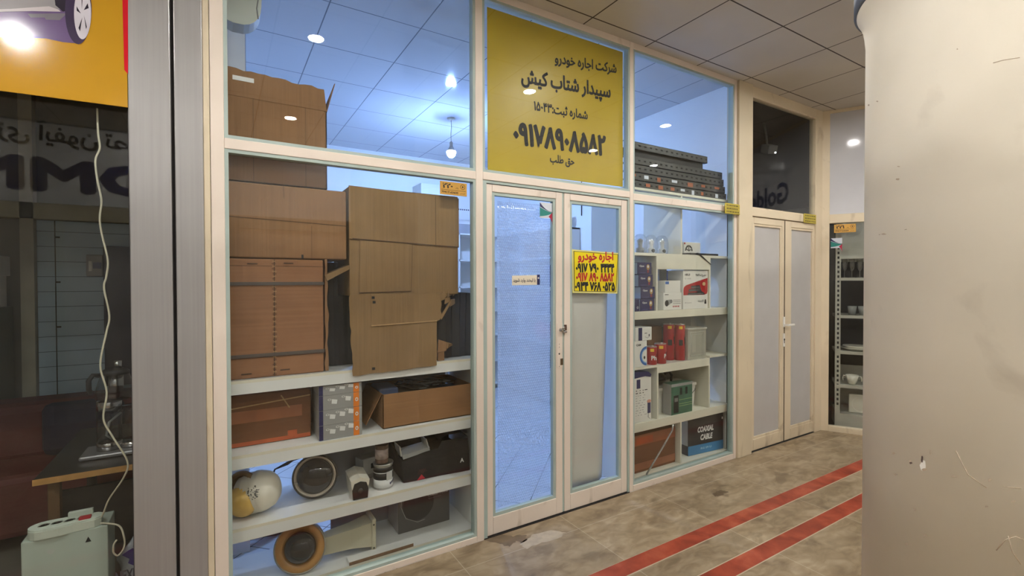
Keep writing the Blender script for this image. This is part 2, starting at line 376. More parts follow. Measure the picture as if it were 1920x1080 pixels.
black = M('matt black', (22, 21, 22), 0.6, var=0.2); blackfab = M('black fabric', (24, 23, 25), 0.9, var=0.25, scale=12, bump=0.3, bscale=25)
ink = M('black ink', (24, 22, 24), 0.6); inkred = M('red ink', (176, 26, 34), 0.6); whiteink = M('white print', (226, 226, 224), 0.5); greyink = M('grey print', (120, 120, 120), 0.6)
chrome = M('chrome', (200, 200, 200), 0.15, 1.0, var=0.03); navy = M('navy print', (30, 32, 84), 0.4, var=0.08)
whitecard = M('white carton', (224, 222, 214), 0.5, var=0.04); greycard = M('grey carton', (150, 150, 148), 0.5, var=0.05)
bluep = M('blue print', (40, 96, 170), 0.4); redp = M('red print', (170, 28, 34), 0.4); yellowp = M('yellow print', (232, 190, 40), 0.4); orangep = M('orange print', (226, 126, 38), 0.4)
whiteplastic = M('white plastic', (228, 226, 218), 0.35, var=0.04); greyplastic = M('grey plastic', (150, 150, 146), 0.4)

#%%STRUCTURE
# ------------------------------------------------------------------ corridor shell
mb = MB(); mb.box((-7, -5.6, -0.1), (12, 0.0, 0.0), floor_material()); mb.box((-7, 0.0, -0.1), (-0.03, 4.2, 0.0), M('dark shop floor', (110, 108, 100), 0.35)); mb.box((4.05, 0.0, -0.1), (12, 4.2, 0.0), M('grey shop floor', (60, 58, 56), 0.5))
fl = struct('floor', mb, 'worn beige marble corridor floor with two red bands', 'floor')
r9 = random.Random(21); WLOC[fl.name] = V((0, 0, 0))
def spill(name, pts, m, z=0.0006):
    mb = MB(); out = []
    for i in range(len(pts)):
        a, b = PZ(*pts[i], z), PZ(*pts[(i+1) % len(pts)], z)
        for k in range(4): q = a.lerp(b, k/4); out.append((q.x+r9.uniform(-.008, .008), q.y+r9.uniform(-.008, .008), z))
    mb.poly(out, m); mb.build(name, fl)
spill('dark_stain', [(905, 1012), (940, 1001), (962, 1005), (985, 1002), (990, 1012), (975, 1018), (968, 1014), (955, 1025), (938, 1020)], M('dark floor stain', (104, 88, 68), 0.3, var=0.2, scale=20))
spill('pale_patch', [(975, 1020), (1000, 1002), (1035, 995), (1060, 998), (1048, 1008), (1005, 1022), (985, 1030)], M('pale floor patch', (172, 158, 136), 0.5, var=0.15, scale=20))
spill('dark_stain', [(1335, 925), (1352, 919), (1366, 922), (1352, 929), (1340, 931)], M('dark floor stain', (104, 88, 68), 0.3, var=0.2, scale=20), 0.0005)
mb = MB(); mb.box((-7, -5.6, CEIL), (12, 0.06, CEIL+0.1), tiled('corridor ceiling tiles', (204, 197, 187), (70, 60, 50), 0.33, -0.095, 0.6, 0.005, 0.55, 0.3, 0, 0.07, 1.3))
struct('ceiling', mb, 'beige tiled corridor ceiling with dark joints', 'ceiling')
mb = MB(); mb.box((-0.03, 0.06, CEIL), (4.05, 4.0, CEIL+0.1), tiled('glossy shop ceiling tiles', (192, 195, 201), (104, 110, 122), 0.0, 0.03, 0.6, 0.004, 0.06, 0.55, 0, 0.02, 1.0, 0.15))
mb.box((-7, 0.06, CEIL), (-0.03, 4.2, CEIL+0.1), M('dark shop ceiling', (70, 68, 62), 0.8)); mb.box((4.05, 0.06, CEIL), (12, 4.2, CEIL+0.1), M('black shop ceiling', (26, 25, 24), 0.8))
struct('ceiling_shop', mb, 'glossy white tiled ceiling inside the shop', 'ceiling')
mb = MB(); mb.box((-0.03, 0.0, -0.1), (4.05, 4.0, 0.0), tiled('white shop tiles', (226, 228, 230), (62, 58, 56), -1.655/math.sqrt(2)*-1, 2.23/math.sqrt(2), 0.30, 0.0025, 0.25, 0.5, radians(-45)))
struct('floor_shop', mb, 'white floor tiles laid diagonally inside the shop', 'floor')
mb = MB(); mb.box((-0.03, 3.9, 0), (4.05, 4.0, CEIL), white_paint); struct('wall_back', mb, 'white back wall of the shop', 'wall')
mb = MB(); mb.box((-0.15, 0.03, 0), (-0.03, 4.0, CEIL), white_paint); mb.box((-0.03, 0.62, 0), (0.13, 3.9, CEIL), white_paint); struct('wall_left', mb, 'white left wall inside the shop', 'wall')
mb = MB(); mb.box((3.9, 0.06, 0), (4.05, 4.0, CEIL), white_paint); struct('wall_right', mb, 'white right wall inside the shop', 'wall')
plaster = stained('cream column plaster', (246, 238, 220), (150, 130, 104), 0.55, 0.62, 0.74, 0.3, 3.2, (1, 1, 0.7))
# opposite side of the corridor, seen only as reflections in the panes
oppw = M('opposite shop wall', (196, 190, 182), 0.6)
mb = MB(); mb.box((-7, -4.7, 0), (12, -4.5, CEIL), oppw); struct('wall_opposite', mb, 'plain wall across the corridor', 'wall')
mb = MB(); mb.box((-7.1, -5.6, 0), (-7, 4.2, CEIL), oppw); struct('wall_far_left', mb, 'end wall of the corridor to the left', 'wall')
mb = MB(); mb.box((12, -5.6, 0), (12.1, 4.2, CEIL), oppw); mb.box((6.75, -5.6, 0), (6.9, -2.55, CEIL), plaster); struct('wall_far_right', mb, 'end wall of the corridor to the right', 'wall')

# column
CX, CY, CR = 2.07, -2.05, 0.33
mb = MB(); mb.lathe([(CR, 0), (CR, 2.385), (CR+0.004, 2.425), (CR+0.009, 2.455), (CR+0.018, 2.48), (CR+0.026, 2.495), (CR+0.026, CEIL)], plaster, (CX, CY, 0), n=128)
mb.lathe([(CR+0.0261, 2.496), (CR+0.034, 2.50), (CR+0.034, 2.57), (CR+0.0261, 2.57)], M('blue grey ring paint', (96, 104, 120), 0.5), (CX, CY, 0), n=128)
col = struct('column', mb, 'round cream plastered column standing in the corridor', 'column', loc=(CX, CY, 0))
def colhit(px, py, k=0.0006):
    d = ray(px, py); a = d.x*d.x+d.y*d.y; ox, oy = CAM.x-CX, CAM.y-CY; b = 2*(ox*d.x+oy*d.y); c = ox*ox+oy*oy-(CR+k)**2
    return CAM + d*((-b-math.sqrt(max(0, b*b-4*a*c)))/(2*a))
scm = M('dark scuff', (196, 178, 154), 0.7, var=0.2, scale=30); scd = M('black chip', (96, 80, 76), 0.7); scl = M('bare plaster chip', (246, 240, 230), 0.8)
r9 = random.Random(12)
mb = MB()
def blot(px, py, rx, ry, m, k=0.0006): mb.poly([tuple(colhit(px+rx*cos(t)*r9.uniform(.6, 1.2), py+ry*sin(t)*r9.uniform(.6, 1.2), k)) for t in [2*pi*i/11 for i in range(11)]], m)
for px, py, rx, ry in ((1676, 850, 3, 2), (1679, 890, 4, 2), (1707, 866, 3, 3), (1715, 956, 3, 3), (1790, 893, 7, 2), (1745, 848, 2, 4), (1735, 1004, 4, 2), (1683, 336, 4, 2), (1657, 439, 5, 1.5), (1645, 190, 2, 1.5), (1629, 197, 2, 2), (1795, 92, 1.5, 1.5), (1856, 900, 4, 3), (1685, 312, 3, 1), (1900, 940, 5, 2), (1850, 950, 3, 2), (1700, 1020, 2, 3)): blot(px, py, rx, ry, scm)
blot(1731, 874, 7, 11, scl, 0.0005); blot(1729, 861, 2, 7, scd, 0.0009); blot(1733, 880, 5, 3, scm, 0.0009); blot(1708, 868, 3, 2, scd, 0.0009)
for pts_ in ([(1862, 118), (1880, 113), (1912, 108)], [(1792, 845), (1815, 890), (1850, 915)], [(1868, 1032), (1885, 1012), (1905, 1006), (1918, 1012)], [(1890, 1005), (1898, 1035), (1914, 1058)], [(1648, 440), (1700, 430)], [(1880, 912), (1915, 916)]):
    mb.tube([colhit(x, y, 0.0) for x, y in pts_], 0.0012, scm, 5)
tag(mb.build('scuff_mark', col), kind=None)

# ------------------------------------------------------------------ storefront frame
def bar(mb, x0, x1, z0, z1, m=cream, y0=0.0, y1=0.06): mb.box((x0, y0, z0), (x1, y1, z1), m, 0.003)
mb = MB()
bar(mb, -0.035, 0.018, 0, CEIL); bar(mb, 1.30, 1.348, 0, CEIL); bar(mb, 2.572, 2.608, 0, CEIL); bar(mb, 3.838, 3.875, 0, CEIL)
for x0, x1 in ((0.018, 1.30), (1.348, 2.572), (2.608, 3.838)):
    bar(mb, x0, x1, 3.285, CEIL)
bar(mb, 0.018, 1.30, 2.18, 2.228); bar(mb, 1.348, 2.572, 2.185, 2.232); bar(mb, 2.608, 3.838, 2.17, 2.222)
bar(mb, 0.018, 1.30, 0, 0.035); bar(mb, 2.608, 3.838, 0, 0.045)
struct('trim_1', mb, 'cream painted frame bars of the shop front', 'frame')
def window(name, x0, x1, z0, z1, label, mat=clear, bd=0.016, frame=aqua, yg=0.030):
    t = thing(name, label, 'window', (x0, 0.03, z0), kind='structure')
    mb = MB()
    for a in ((x0, x0+bd, z0, z1), (x1-bd, x1, z0, z1), (x0+bd, x1-bd, z0, z0+bd), (x0+bd, x1-bd, z1-bd, z1)): mb.box((a[0], 0.004, a[2]), (a[1], 0.05, a[3]), frame)
    mb.build('window_frame', t)
    mb = MB(); mb.box((x0+bd, yg-0.003, z0+bd), (x1-bd, yg+0.003, z1-bd), mat); mb.build('pane', t)
    return t
window('window_1', 0.018, 1.30, 2.228, 3.285, 'upper left shop window above the tall carton')
window('window_2', 0.018, 1.30, 0.035, 2.18, 'large lower left display window with shelves behind')
window('window_3', 1.348, 2.572, 2.232, 3.285, 'window over the double door holding the big yellow sign')
window('window_4', 2.608, 3.838, 2.222, 3.285, 'upper right shop window showing stacked slotted steel')
window('window_5', 2.608, 3.838, 0.045, 2.17, 'lower right display window with full shelves')

# ------------------------------------------------------------------ double door of the shop
def door(name, x0, x1, z0, z1, gx0, gx1, gz0, gz1, label, mat=clear, wood=cream, bead=aqua, y=0.012, th=0.042):
    t = thing(name, label, 'door', (x0, y, z0), kind='structure'); mb = MB()
    for a in ((x0, gx0-0.02, z0, z1), (gx1+0.02, x1, z0, z1), (gx0-0.02, gx1+0.02, z0, gz0-0.02), (gx0-0.02, gx1+0.02, gz1+0.02, z1)): mb.box((a[0], y, a[2]), (a[1], y+th, a[3]), wood, 0.003)
    mb.build('door_frame', t); mb = MB()
    for a in ((gx0-0.02, gx0, gz0-0.02, gz1+0.02), (gx1, gx1+0.02, gz0-0.02, gz1+0.02), (gx0, gx1, gz0-0.02, gz0), (gx0, gx1, gz1, gz1+0.02)): mb.box((a[0], y+0.006, a[2]), (a[1], y+th-0.006, a[3]), bead)
    mb.build('bead', t)
    mb = MB(); mb.box((gx0, y+0.018, gz0), (gx1, y+0.024, gz1), mat); mb.build('pane', t); return t
mb = MB()
for a in ((1.348, 1.374, 0, 2.185), (2.556, 2.572, 0, 2.185), (1.374, 2.556, 2.168, 2.185)): mb.box((a[0], 0.006, a[2]), (a[1], 0.055, a[3]), aqua)
mb.box((1.348, 0.0, -0.002), (2.572, 0.06, 0.004), darkgap)
struct('trim_2', mb, 'aqua seal around the double door', 'frame')
d1 = door('door_1', 1.376, 1.955, 0.008, 2.165, 1.437, 1.882, 0.135, 2.10, 'left leaf of the cream double door, bubble wrap behind its glass')
d2 = door('door_2', 1.972, 2.555, 0.008, 2.165, 2.042, 2.478, 0.135, 2.10, 'right leaf of the cream double door with the small yellow notice')
mb = MB(); mb.box((1.955, 0.018, 0.008), (1.972, 0.054, 2.165), aqua); mb.build('seal', d1)
mb = MB(); mb.box((1.908, 0.008, 0.99), (1.952, 0.012, 1.29), cream); mb.disc((1.925, 0.0075, 1.085), 0.006, black)
for z in (1.13, 1.15, 1.0): mb.disc((1.925, 0.0075, z), 0.0025, black)
mb.box((1.934, 0.006, 1.008), (1.956, 0.009, 1.052), M('rusted lock hole', (84, 66, 40), 0.8, var=0.4, scale=60))
mb.build('lock_plate', d1)
mb = MB(); mb.lathe([(0.012, 0), (0.012, 0.02), (0.008, 0.024)], chrome, (1.936, 0.008, 1.245), (0, -1, 0), n=16)
mb.tube([(1.936, -0.012, 1.245), (1.936, -0.018, 1.262), (1.95, -0.018, 1.266), (1.957, -0.012, 1.25), (1.962, 0.0, 1.238)], 0.004, chrome); mb.box((1.955, -0.004, 1.224), (1.983, 0.012, 1.236), chrome, 0.002); mb.box((1.968, -0.002, 1.24), (1.982, 0.012, 1.278), M('rusted hasp', (96, 70, 58), 0.6, 0.5, var=0.4, scale=40), 0.002)
mb.build('latch', d1)

#%%LEFTPIER
# ------------------------------------------------------------------ grey metal pier on the left and pier on the right
mb = MB(); mb.box((-0.322, -0.012, 0), (-0.178, 0.06, CEIL), steel, 0.004); mb.box((-0.178, 0.01, 0), (-0.166, 0.06, CEIL), darkgap)
mb.box((-0.166, -0.006, 0), (-0.062, 0.06, CEIL), steel, 0.004); mb.box((-0.062, 0.0, 0), (-0.037, 0.06, CEIL), dirtycream, 0.003)
struct('trim_3', mb, 'grey brushed metal pier left of the shop front', 'pier')
mb = MB(); mb.box((3.877, -0.02, 0), (4.082, 0.1, CEIL), dirtycream, 0.004); struct('trim_4', mb, 'grimy cream pier between the two shop fronts', 'pier')

# neighbour shop: dark upper pane and frosted double door
old = stained('old cream door paint', (218, 203, 176), (136, 112, 80), 0.45, 0.6, 0.78, 0.5, 6, (1, 1, 0.6))
mb = MB()
for a in ((4.082, 4.10, 0, CEIL), (5.225, 5.35, 0, CEIL), (4.10, 5.225, 3.24, CEIL), (4.10, 5.225, 2.16, 2.232)): mb.box((a[0], 0, a[2]), (a[1], 0.07, a[3]), old, 0.003)
struct('trim_5', mb, 'old cream frame around the neighbouring frosted door', 'frame')
window('window_6', 4.10, 5.225, 2.232, 3.24, 'dark window above the frosted double door', frame=old, bd=0.01)
frost = M('grey frosting film', (184, 182, 180), 0.35, var=0.03)
d3 = door('door_3', 4.102, 4.660, 0.008, 2.155, 4.175, 4.60, 0.13, 2.075, 'left leaf of the neighbouring frosted double door', frost, old, old)
d4 = door('door_4', 4.672, 5.222, 0.008, 2.155, 4.795, 5.185, 0.13, 2.075, 'right leaf of the neighbouring frosted double door', frost, old, old)
mb = MB(); mb.box((4.636, 0.004, 1.12), (4.668, 0.012, 1.22), whiteplastic, 0.003); mb.box((4.645, -0.03, 1.135), (4.655, 0.008, 1.15), whiteplastic); mb.box((4.645, -0.04, 1.132), (4.76, -0.028, 1.152), whiteplastic, 0.004)
mb.box((4.636, 0.004, 0.93), (4.668, 0.012, 1.06), whiteplastic, 0.003); mb.disc((4.652, 0.003, 1.0), 0.011, black); mb.box((4.647, 0.0025, 0.965), (4.657, 0.0035, 1.0), black); mb.build('door_handle', d3)
mb = MB(); mb.box((4.655, 0.012, 0.01), (4.674, 0.04, 2.15), M('door gap', (96, 84, 66), 0.7)); mb.build('seal', d3)

# end wall at an angle with the shop numbered 221
EO = V((5.35, 0, 0)); ED = V((0.49, -0.8717, 0)).normalized(); EN = V((0, 0, 1)).cross(ED)   # EN points into that shop
if EN.x < 0: EN = -EN
TE = Matrix(((ED.x, EN.x, 0, EO.x), (ED.y, EN.y, 0, EO.y), (0, 0, 1, 0), (0, 0, 0, 1)))        # local: x along wall, y inwards, z up
def EW(): m = MB(); m.T = TE.copy(); return m
mb = EW()
for a in ((-0.02, 0.064, 0, CEIL), (2.5, 2.62, 0, CEIL), (0.064, 2.5, 3.30, CEIL), (0.064, 2.5, 2.165, 2.255), (0.064, 2.5, 0, 0.055)): mb.box((a[0], 0, a[2]), (a[1], 0.07, a[3]), old, 0.003)
struct('trim_6', mb, 'cream frame of the end shop beside the column', 'frame')
t = thing('window_7', 'white panel over the end shop window, lamp glinting in it', 'window', EO, kind='structure')
mb = EW(); mb.box((0.064, 0.02, 2.255), (2.5, 0.03, 3.30), M('white sign panel', (200, 200, 204), 0.09, spec=0.18, var=0.02)); mb.build('panel', t)
mb = EW(); mb.text('Golden', (0.505, 0.018, 2.61), (1, 0, 0), W, 0.235, navy, 0.0, 'l', width=0.97, fat=0.05); mb.build('lettering', t)
t = thing('window_8', 'display window of the end shop with crockery behind', 'window', EO, kind='structure')
mb = EW(); mb.box((0.064, 0.03, 0.055), (2.5, 0.036, 2.165), clear); mb.build('pane', t)
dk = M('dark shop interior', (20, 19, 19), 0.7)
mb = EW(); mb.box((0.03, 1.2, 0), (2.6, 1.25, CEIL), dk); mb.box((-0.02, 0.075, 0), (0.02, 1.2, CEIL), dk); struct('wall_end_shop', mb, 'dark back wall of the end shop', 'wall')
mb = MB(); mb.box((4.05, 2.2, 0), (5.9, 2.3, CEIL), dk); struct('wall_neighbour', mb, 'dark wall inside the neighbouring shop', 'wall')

#%%LIGHTS
# ------------------------------------------------------------------ lamps
trimring = M('lamp ring', (225, 220, 210), 0.4)
le = emis('downlight led', WARM, L_CORR)
for i, (x, y) in enumerate(DOWNLIGHTS_AND_FILL):
    t = thing('downlight_or_fill_lamp', 'round recessed downlight in the corridor ceiling, far row added for fill', 'lamp', (x, y, CEIL), 'corridor downlights')
    mb = MB(); mb.lathe([(0.052, -0.001), (0.052, -0.006), (0.066, -0.005), (0.07, 0.0)], trimring, (x, y, CEIL), n=32); mb.build('ring', t)
    mb = MB(); mb.lathe([(0.0, -0.003), (0.051, -0.003)], le, (x, y, CEIL), n=32); mb.build('diffuser', t)
be = emis('bulb glass', COOL, L_BULB)
bl = ['lit bare bulb hanging on a wire from the white shop ceiling']
for i, (x, y) in enumerate(BULBS):
    t = thing('hanging_bulb', bl[i], 'lamp', (x, y, CEIL))
    mb = MB(); mb.lathe([(0.0, -0.02), (0.02, -0.02), (0.045, 0.0)], whiteplastic, (x, y, CEIL), n=24); mb.build('ceiling_rose', t)
    mb = MB(); mb.tube([(x, y, CEIL-0.02), (x+0.004, y, CEIL-0.09), (x-0.003, y, CEIL-0.17), (x, y, CEIL-0.25)], 0.003, black); mb.build('cord', t)
    mb = MB(); mb.lathe([(0.012, -0.25), (0.018, -0.26), (0.018, -0.30), (0.03, -0.32), (0.044, -0.345), (0.047, -0.352), (0.0, -0.352)], greyplastic, (x, y, CEIL), n=20); mb.build('socket', t)
    mb = MB(); mb.lathe([(0.046, -0.352), (0.0485, -0.366), (0.046, -0.382), (0.036, -0.403), (0.02, -0.418), (0, -0.422)], be, (x, y, CEIL), n=24); mb.build('bulb', t)

#%%LEFTWIN

# ------------------------------------------------------------------ left display window: shelving unit
SY, SD = 0.072, 0.48            # front face and back of the shelves
SH = [1.100, 0.742, 0.392, 0.050]  # shelf surfaces
t = thing('shelving_unit', 'white shelving unit behind the lower left shop window', 'shelf', (0.65, SY, 0))
for i, z in enumerate(SH):
    mb = MB(); th = 0.066 if i < 3 else 0.048
    mb.box((-0.02, SY+0.003, z-th), (1.335, SD, z), melamine); mb.box((-0.02, SY, z-0.014), (1.335, SY+0.004, z), edgeband); mb.box((-0.02, SY, z-th), (1.335, SY+0.0035, z-0.014), melamine)
    mb.build('shelf', t)
for x in (-0.028, 1.335):
    mb = MB(); mb.box((x-0.01, SY, 0), (x+0.012, SD, SH[0]-0.066), melamine); mb.build('side_panel', t)
mb = MB(); mb.box((0.40, SD-0.012, 0.392), (0.98, SD, 0.676), M('grey back board', (150, 150, 152), 0.6)); mb.build('back_panel', t); mb = MB(); mb.box((0.55, SD-0.012, 0.05), (0.93, SD, 0.326), M('grey back board', (150, 150, 152), 0.6)); mb.build('back_panel', t); mb = MB(); mb.box((0.0, SD-0.012, 0.742), (1.3, SD, 1.03), M('grey back board', (150, 150, 152), 0.6)); mb.build('back_panel', t)

def seam(mb, a, b, w, m, y):
    """thin strip on a front face at depth y from a to b (x, z)"""
    a = V((a[0], y, a[1])); b = V((b[0], y, b[1])); d = (b-a).normalized(); n = V((-d.z, 0, d.x))*w/2
    mb.poly([a-n, b-n, b+n, a+n], m)
def ragged(x0, z0, x1, z1, n, amp, rnd):
    return [(x0+(x1-x0)*i/n + (rnd.uniform(-amp, amp) if 0 < i < n and abs(x1-x0) < abs(z1-z0) else 0), z0+(z1-z0)*i/n + (rnd.uniform(-amp, amp) if 0 < i < n and abs(x1-x0) >= abs(z1-z0) else 0)) for i in range(n+1)]
def sheet(mb, pts, y, th, m):
    mb.prism([(x, y, z) for x, z in pts], (0, th, 0), m)
rnd = random.Random(3)
strapm = M('grey strap', (84, 74, 68), 0.5); seamd = M('dark crease', (74, 52, 34), 0.9)
# strapped carton, lower left
t = thing('strapped_carton', 'brown carton with two dark straps standing on the top shelf', 'box', (0.25, 0.3, 1.10))
mb = MB(); mb.box((0.0, 0.10, 1.102), (0.455, 0.52, 1.685), card3, 0.006); seam(mb, (0.222, 1.105), (0.226, 1.683), 0.004, seamd, 0.0985)
for i in range(46):
    z = 1.11+i*0.0125; mb.box((0.216+rnd.uniform(-.003, .003), 0.097, z), (0.232+rnd.uniform(-.003, .003), 0.0985, z+0.003), cardedge if i % 2 else seamd)
for z in (1.20, 1.56): seam(mb, (0.0, z+0.09 if z > 1.5 else z+0.0), (0.455, z+0.09 if z > 1.5 else z), 0.002, seamd, 0.0988)
for x, z in ((0.13, 1.66), (0.29, 1.665), (0.10, 1.125), (0.27, 1.13)): mb.box((x-0.022, 0.097, z-0.003), (x+0.022, 0.0985, z+0.003), seamd)
mb.build('carton_body', t)
for z in (1.563, 1.212):
    mb = MB(); mb.box((-0.004, 0.093, z-0.008), (0.459, 0.0965, z+0.008), strapm); mb.box((0.4555, 0.093, z-0.008), (0.459, 0.52, z+0.008), strapm); mb.build('strap', t)
mb = MB(); sheet(mb, ragged(0.462, 1.105, 0.462, 1.69, 14, 0.004, rnd)+[(0.474, 1.69)]+ragged(0.474, 1.69, 0.478, 1.105, 12, 0.006, rnd), 0.098, 0.30, card)
mb.prism([P(609, 516, 0.085), P(655, 497, 0.085), P(655, 505, 0.085), P(613, 527, 0.085)], (0, 0.14, 0.0), card2); mb.build('flap', t)
# wide carton on it
t = thing('wide_carton', 'wide brown carton lying on the strapped carton', 'box', (0.29, 0.3, 1.69))
mb = MB(); mb.box((-0.02, 0.098, 1.690), (0.574, 0.50, 2.052), card, 0.006); seam(mb, (-0.01, 1.885), (0.572, 1.868), 0.003, seamd, 0.0965); seam(mb, (0.27, 2.05), (0.272, 1.99), 0.002, seamd, 0.0965); seam(mb, (0.40, 1.86), (0.40, 1.69), 0.0015, seamd, 0.0965)
mb.box((0.35, 0.0955, 1.69), (0.36, 0.097, 1.71), black); mb.build('carton_body', t)
fa = M('faded marker ink', (138, 96, 62), 0.9)
mb = MB(); mb.text('انباری', (0.24, 0.0962, 1.745), U, W, 0.03, fa, 0, 'c'); mb.build('lettering', t)
# tall open carton on top
t = thing('tall_open_carton', 'tall open brown carton on top of the pile, flaps raised', 'box', (0.25, 0.3, 2.055))
mb = MB(); x1 = 0.478; z1 = 2.46
for a in (((-0.02, 0.10), (x1, 0.105)), ((-0.02, 0.44), (x1, 0.445)), ((-0.02, 0.10), (-0.015, 0.445)), ((x1-0.005, 0.10), (x1, 0.445))): mb.box((a[0][0], a[0][1], 2.056), (a[1][0], a[1][1], z1), card)
mb.box((-0.02, 0.10, 2.056), (x1, 0.445, 2.061), card); seam(mb, (0.14, 2.06), (0.14, 2.47), 0.0015, seamd, 0.0985); seam(mb, (0.375, 2.06), (0.375, 2.47), 0.0015, seamd, 0.0985); mb.build('carton_body', t)
mb = MB(); sheet(mb, [(-0.02, z1)]+ragged(-0.02, 2.595, x1-0.012, 2.572, 16, 0.006, rnd)+[(x1, z1)], 0.098, 0.005, card)
mb.build('flap', t)
mb = MB(); mb.prism([(x1, 0.12, z1), (x1, 0.44, z1), (x1+0.055, 0.43, 2.60), (x1+0.045, 0.13, 2.625)], (0.005, 0, 0.002), card); mb.build('flap', t)
mb = MB(); mb.box((0.055, 0.0965, 2.535), (0.145, 0.098, 2.556), whiteink); mb.build('label', t)
# big tan carton with hanging torn flap
t = thing('big_tan_carton', 'big tan carton with a torn flap hanging over the shelf edge', 'box', (0.9, 0.3, 1.10))
mb = MB(); mb.box((0.585, 0.085, 1.495), (1.222, 0.50, 2.082), card2, 0.005)
sheet(mb, [(0.583, 2.084)]+[(1.224, 2.07)]+[(1.224, 1.775)]+ragged(1.224, 1.775, 0.60, 1.80, 10, 0.003, rnd)+[(0.583, 1.80)], 0.079, 0.005, card2)
sheet(mb, [(0.64, 1.795), (0.935, 1.785), (0.925, 1.515), (0.635, 1.51)], 0.081, 0.004, card2)
seam(mb, (1.075, 2.07), (1.075, 1.785), 0.003, seamd, 0.0785); seam(mb, (0.60, 1.802), (1.222, 1.778), 0.005, seamd, 0.0782); seam(mb, (0.635, 1.512), (0.925, 1.517), 0.003, seamd, 0.0805); seam(mb, (0.933, 1.785), (0.924, 1.515), 0.002, seamd, 0.0805)
mb.build('carton_body', t)
mb = MB(); sheet(mb, [(0.582, 1.505)]+ragged(0.582, 1.505, 1.09, 1.50, 12, 0.002, rnd)+[(1.10, 1.44), (1.094, 1.40), (1.105, 1.37), (1.085, 1.345), (1.07, 1.34)]+ragged(1.07, 1.33, 1.068, 1.082, 8, 0.002, rnd)+ragged(1.068, 1.082, 0.592, 1.070, 12, 0.003, rnd)+ragged(0.592, 1.07, 0.575, 1.49, 14, 0.005, rnd), 0.056, 0.004, card2)
sheet(mb, [(0.69, 1.50), (1.085, 1.495), (1.085, 1.46), (1.07, 1.345), (0.69, 1.335)], 0.0515, 0.004, card2); seam(mb, (0.69, 1.333), (1.07, 1.343), 0.006, cardedge, 0.051)
for x, z in ((0.70, 1.485), (0.705, 1.46), (0.70, 1.10)): mb.box((x-0.008, 0.0505, z-0.007), (x+0.008, 0.0515, z+0.007), black)
mb.build('flap', t)
mb = MB()
for k in range(7):
    x = 1.085+0.02*k; z = 1.49-0.012*k*(k % 2)+0.004*k; mb.prism([(x-0.02, 0.06+0.004*k, z-0.03), (x+0.03, 0.07+0.01*k, z-0.015), (x+0.032, 0.075+0.01*k, z+0.012), (x-0.012, 0.066+0.004*k, z+0.010)], (0.004, 0.012, 0.004), card2)
mb.prism([(1.095, 0.07, 1.36), (1.17, 0.09, 1.455), (1.178, 0.09, 1.448), (1.105, 0.07, 1.345)], (0, 0.01, 0), card2); mb.build('torn_edge', t)
# black things behind
mb = MB()
for i in range(7): mb.prism([(0.485+i*0.025, 0.25+0.006*(i % 2), 1.102), (0.51+i*0.025, 0.256-0.006*(i % 2), 1.102), (0.51+i*0.025, 0.256-0.006*(i % 2), 1.68 if i < 3 else 1.4945), (0.485+i*0.025, 0.25+0.006*(i % 2), 1.68 if i < 3 else 1.4945)], (0, 0.22, 0), black)
tag(mb.build('black_board', loc=(0.55, 0.3, 1.102)), 'black board standing in the gap between the cartons', 'board')
mb = MB()
for i in range(6):
    a = 1.085+i*0.045; mb.prism([(a, 0.17+0.012*(i % 2), 1.102), (a+0.045, 0.17+0.012*((i+1) % 2), 1.102), (a+0.045+0.006*i, 0.2+0.012*((i+1) % 2), 1.51-0.003*i if i > 2 else 1.485), (a+0.006*i, 0.2+0.012*(i % 2), 1.515-0.003*i if i > 2 else 1.485)], (0, 0.22, 0), black)
tag(mb.build('folded_black_sheet', loc=(1.2, 0.3, 1.102)), 'pleated black sheet standing right of the tan carton', 'sheet')
mb = MB()
for k in range(4):
    x = 1.085+k*0.018; mb.prism([(x, 0.085+0.012*k, 1.15), (x+0.055, 0.09+0.012*k, 1.16+0.012*k), (x+0.065, 0.10+0.012*k, 1.205-0.008*k), (x+0.012, 0.10+0.012*k, 1.228-0.006*k)], (0.006, 0.006, -0.004), card2 if k % 2 else card)
mb.box((1.09, 0.09, 1.101), (1.13, 0.13, 1.155), card)
tag(mb.build('torn_cardboard_scrap', loc=(1.12, 0.1, 1.101)), 'crumpled scrap of torn cardboard before the black sheet', 'cardboard')

# ------------------------------------------------------------------ second shelf
z2 = SH[1]
a = PZ(442, 819, z2); b = PZ(588, 806, z2)
mb = MB(); mb.box((-0.01, 0.20, z2+0.001), (0.405, 0.46, z2+0.262), carddark, 0.006)
mb.box((-0.005, 0.1985, z2+0.12), (0.36, 0.2, z2+0.18), tape); mb.box((-0.01, 0.1985, z2+0.004), (0.40, 0.2, z2+0.024), tapeo); mb.box((0.29, 0.198, z2+0.01), (0.335, 0.2, z2+0.05), tapeo)
seam(mb, (0.0, z2+0.195), (0.40, z2+0.225), 0.006, cardedge, 0.1983); seam(mb, (0.26, z2+0.24), (0.30, z2+0.17), 0.006, cardedge, 0.1982)
tag(mb.build('taped_carton', loc=(0.2, 0.33, z2+0.001)), 'dark taped brown carton at the left end of the second shelf', 'box')
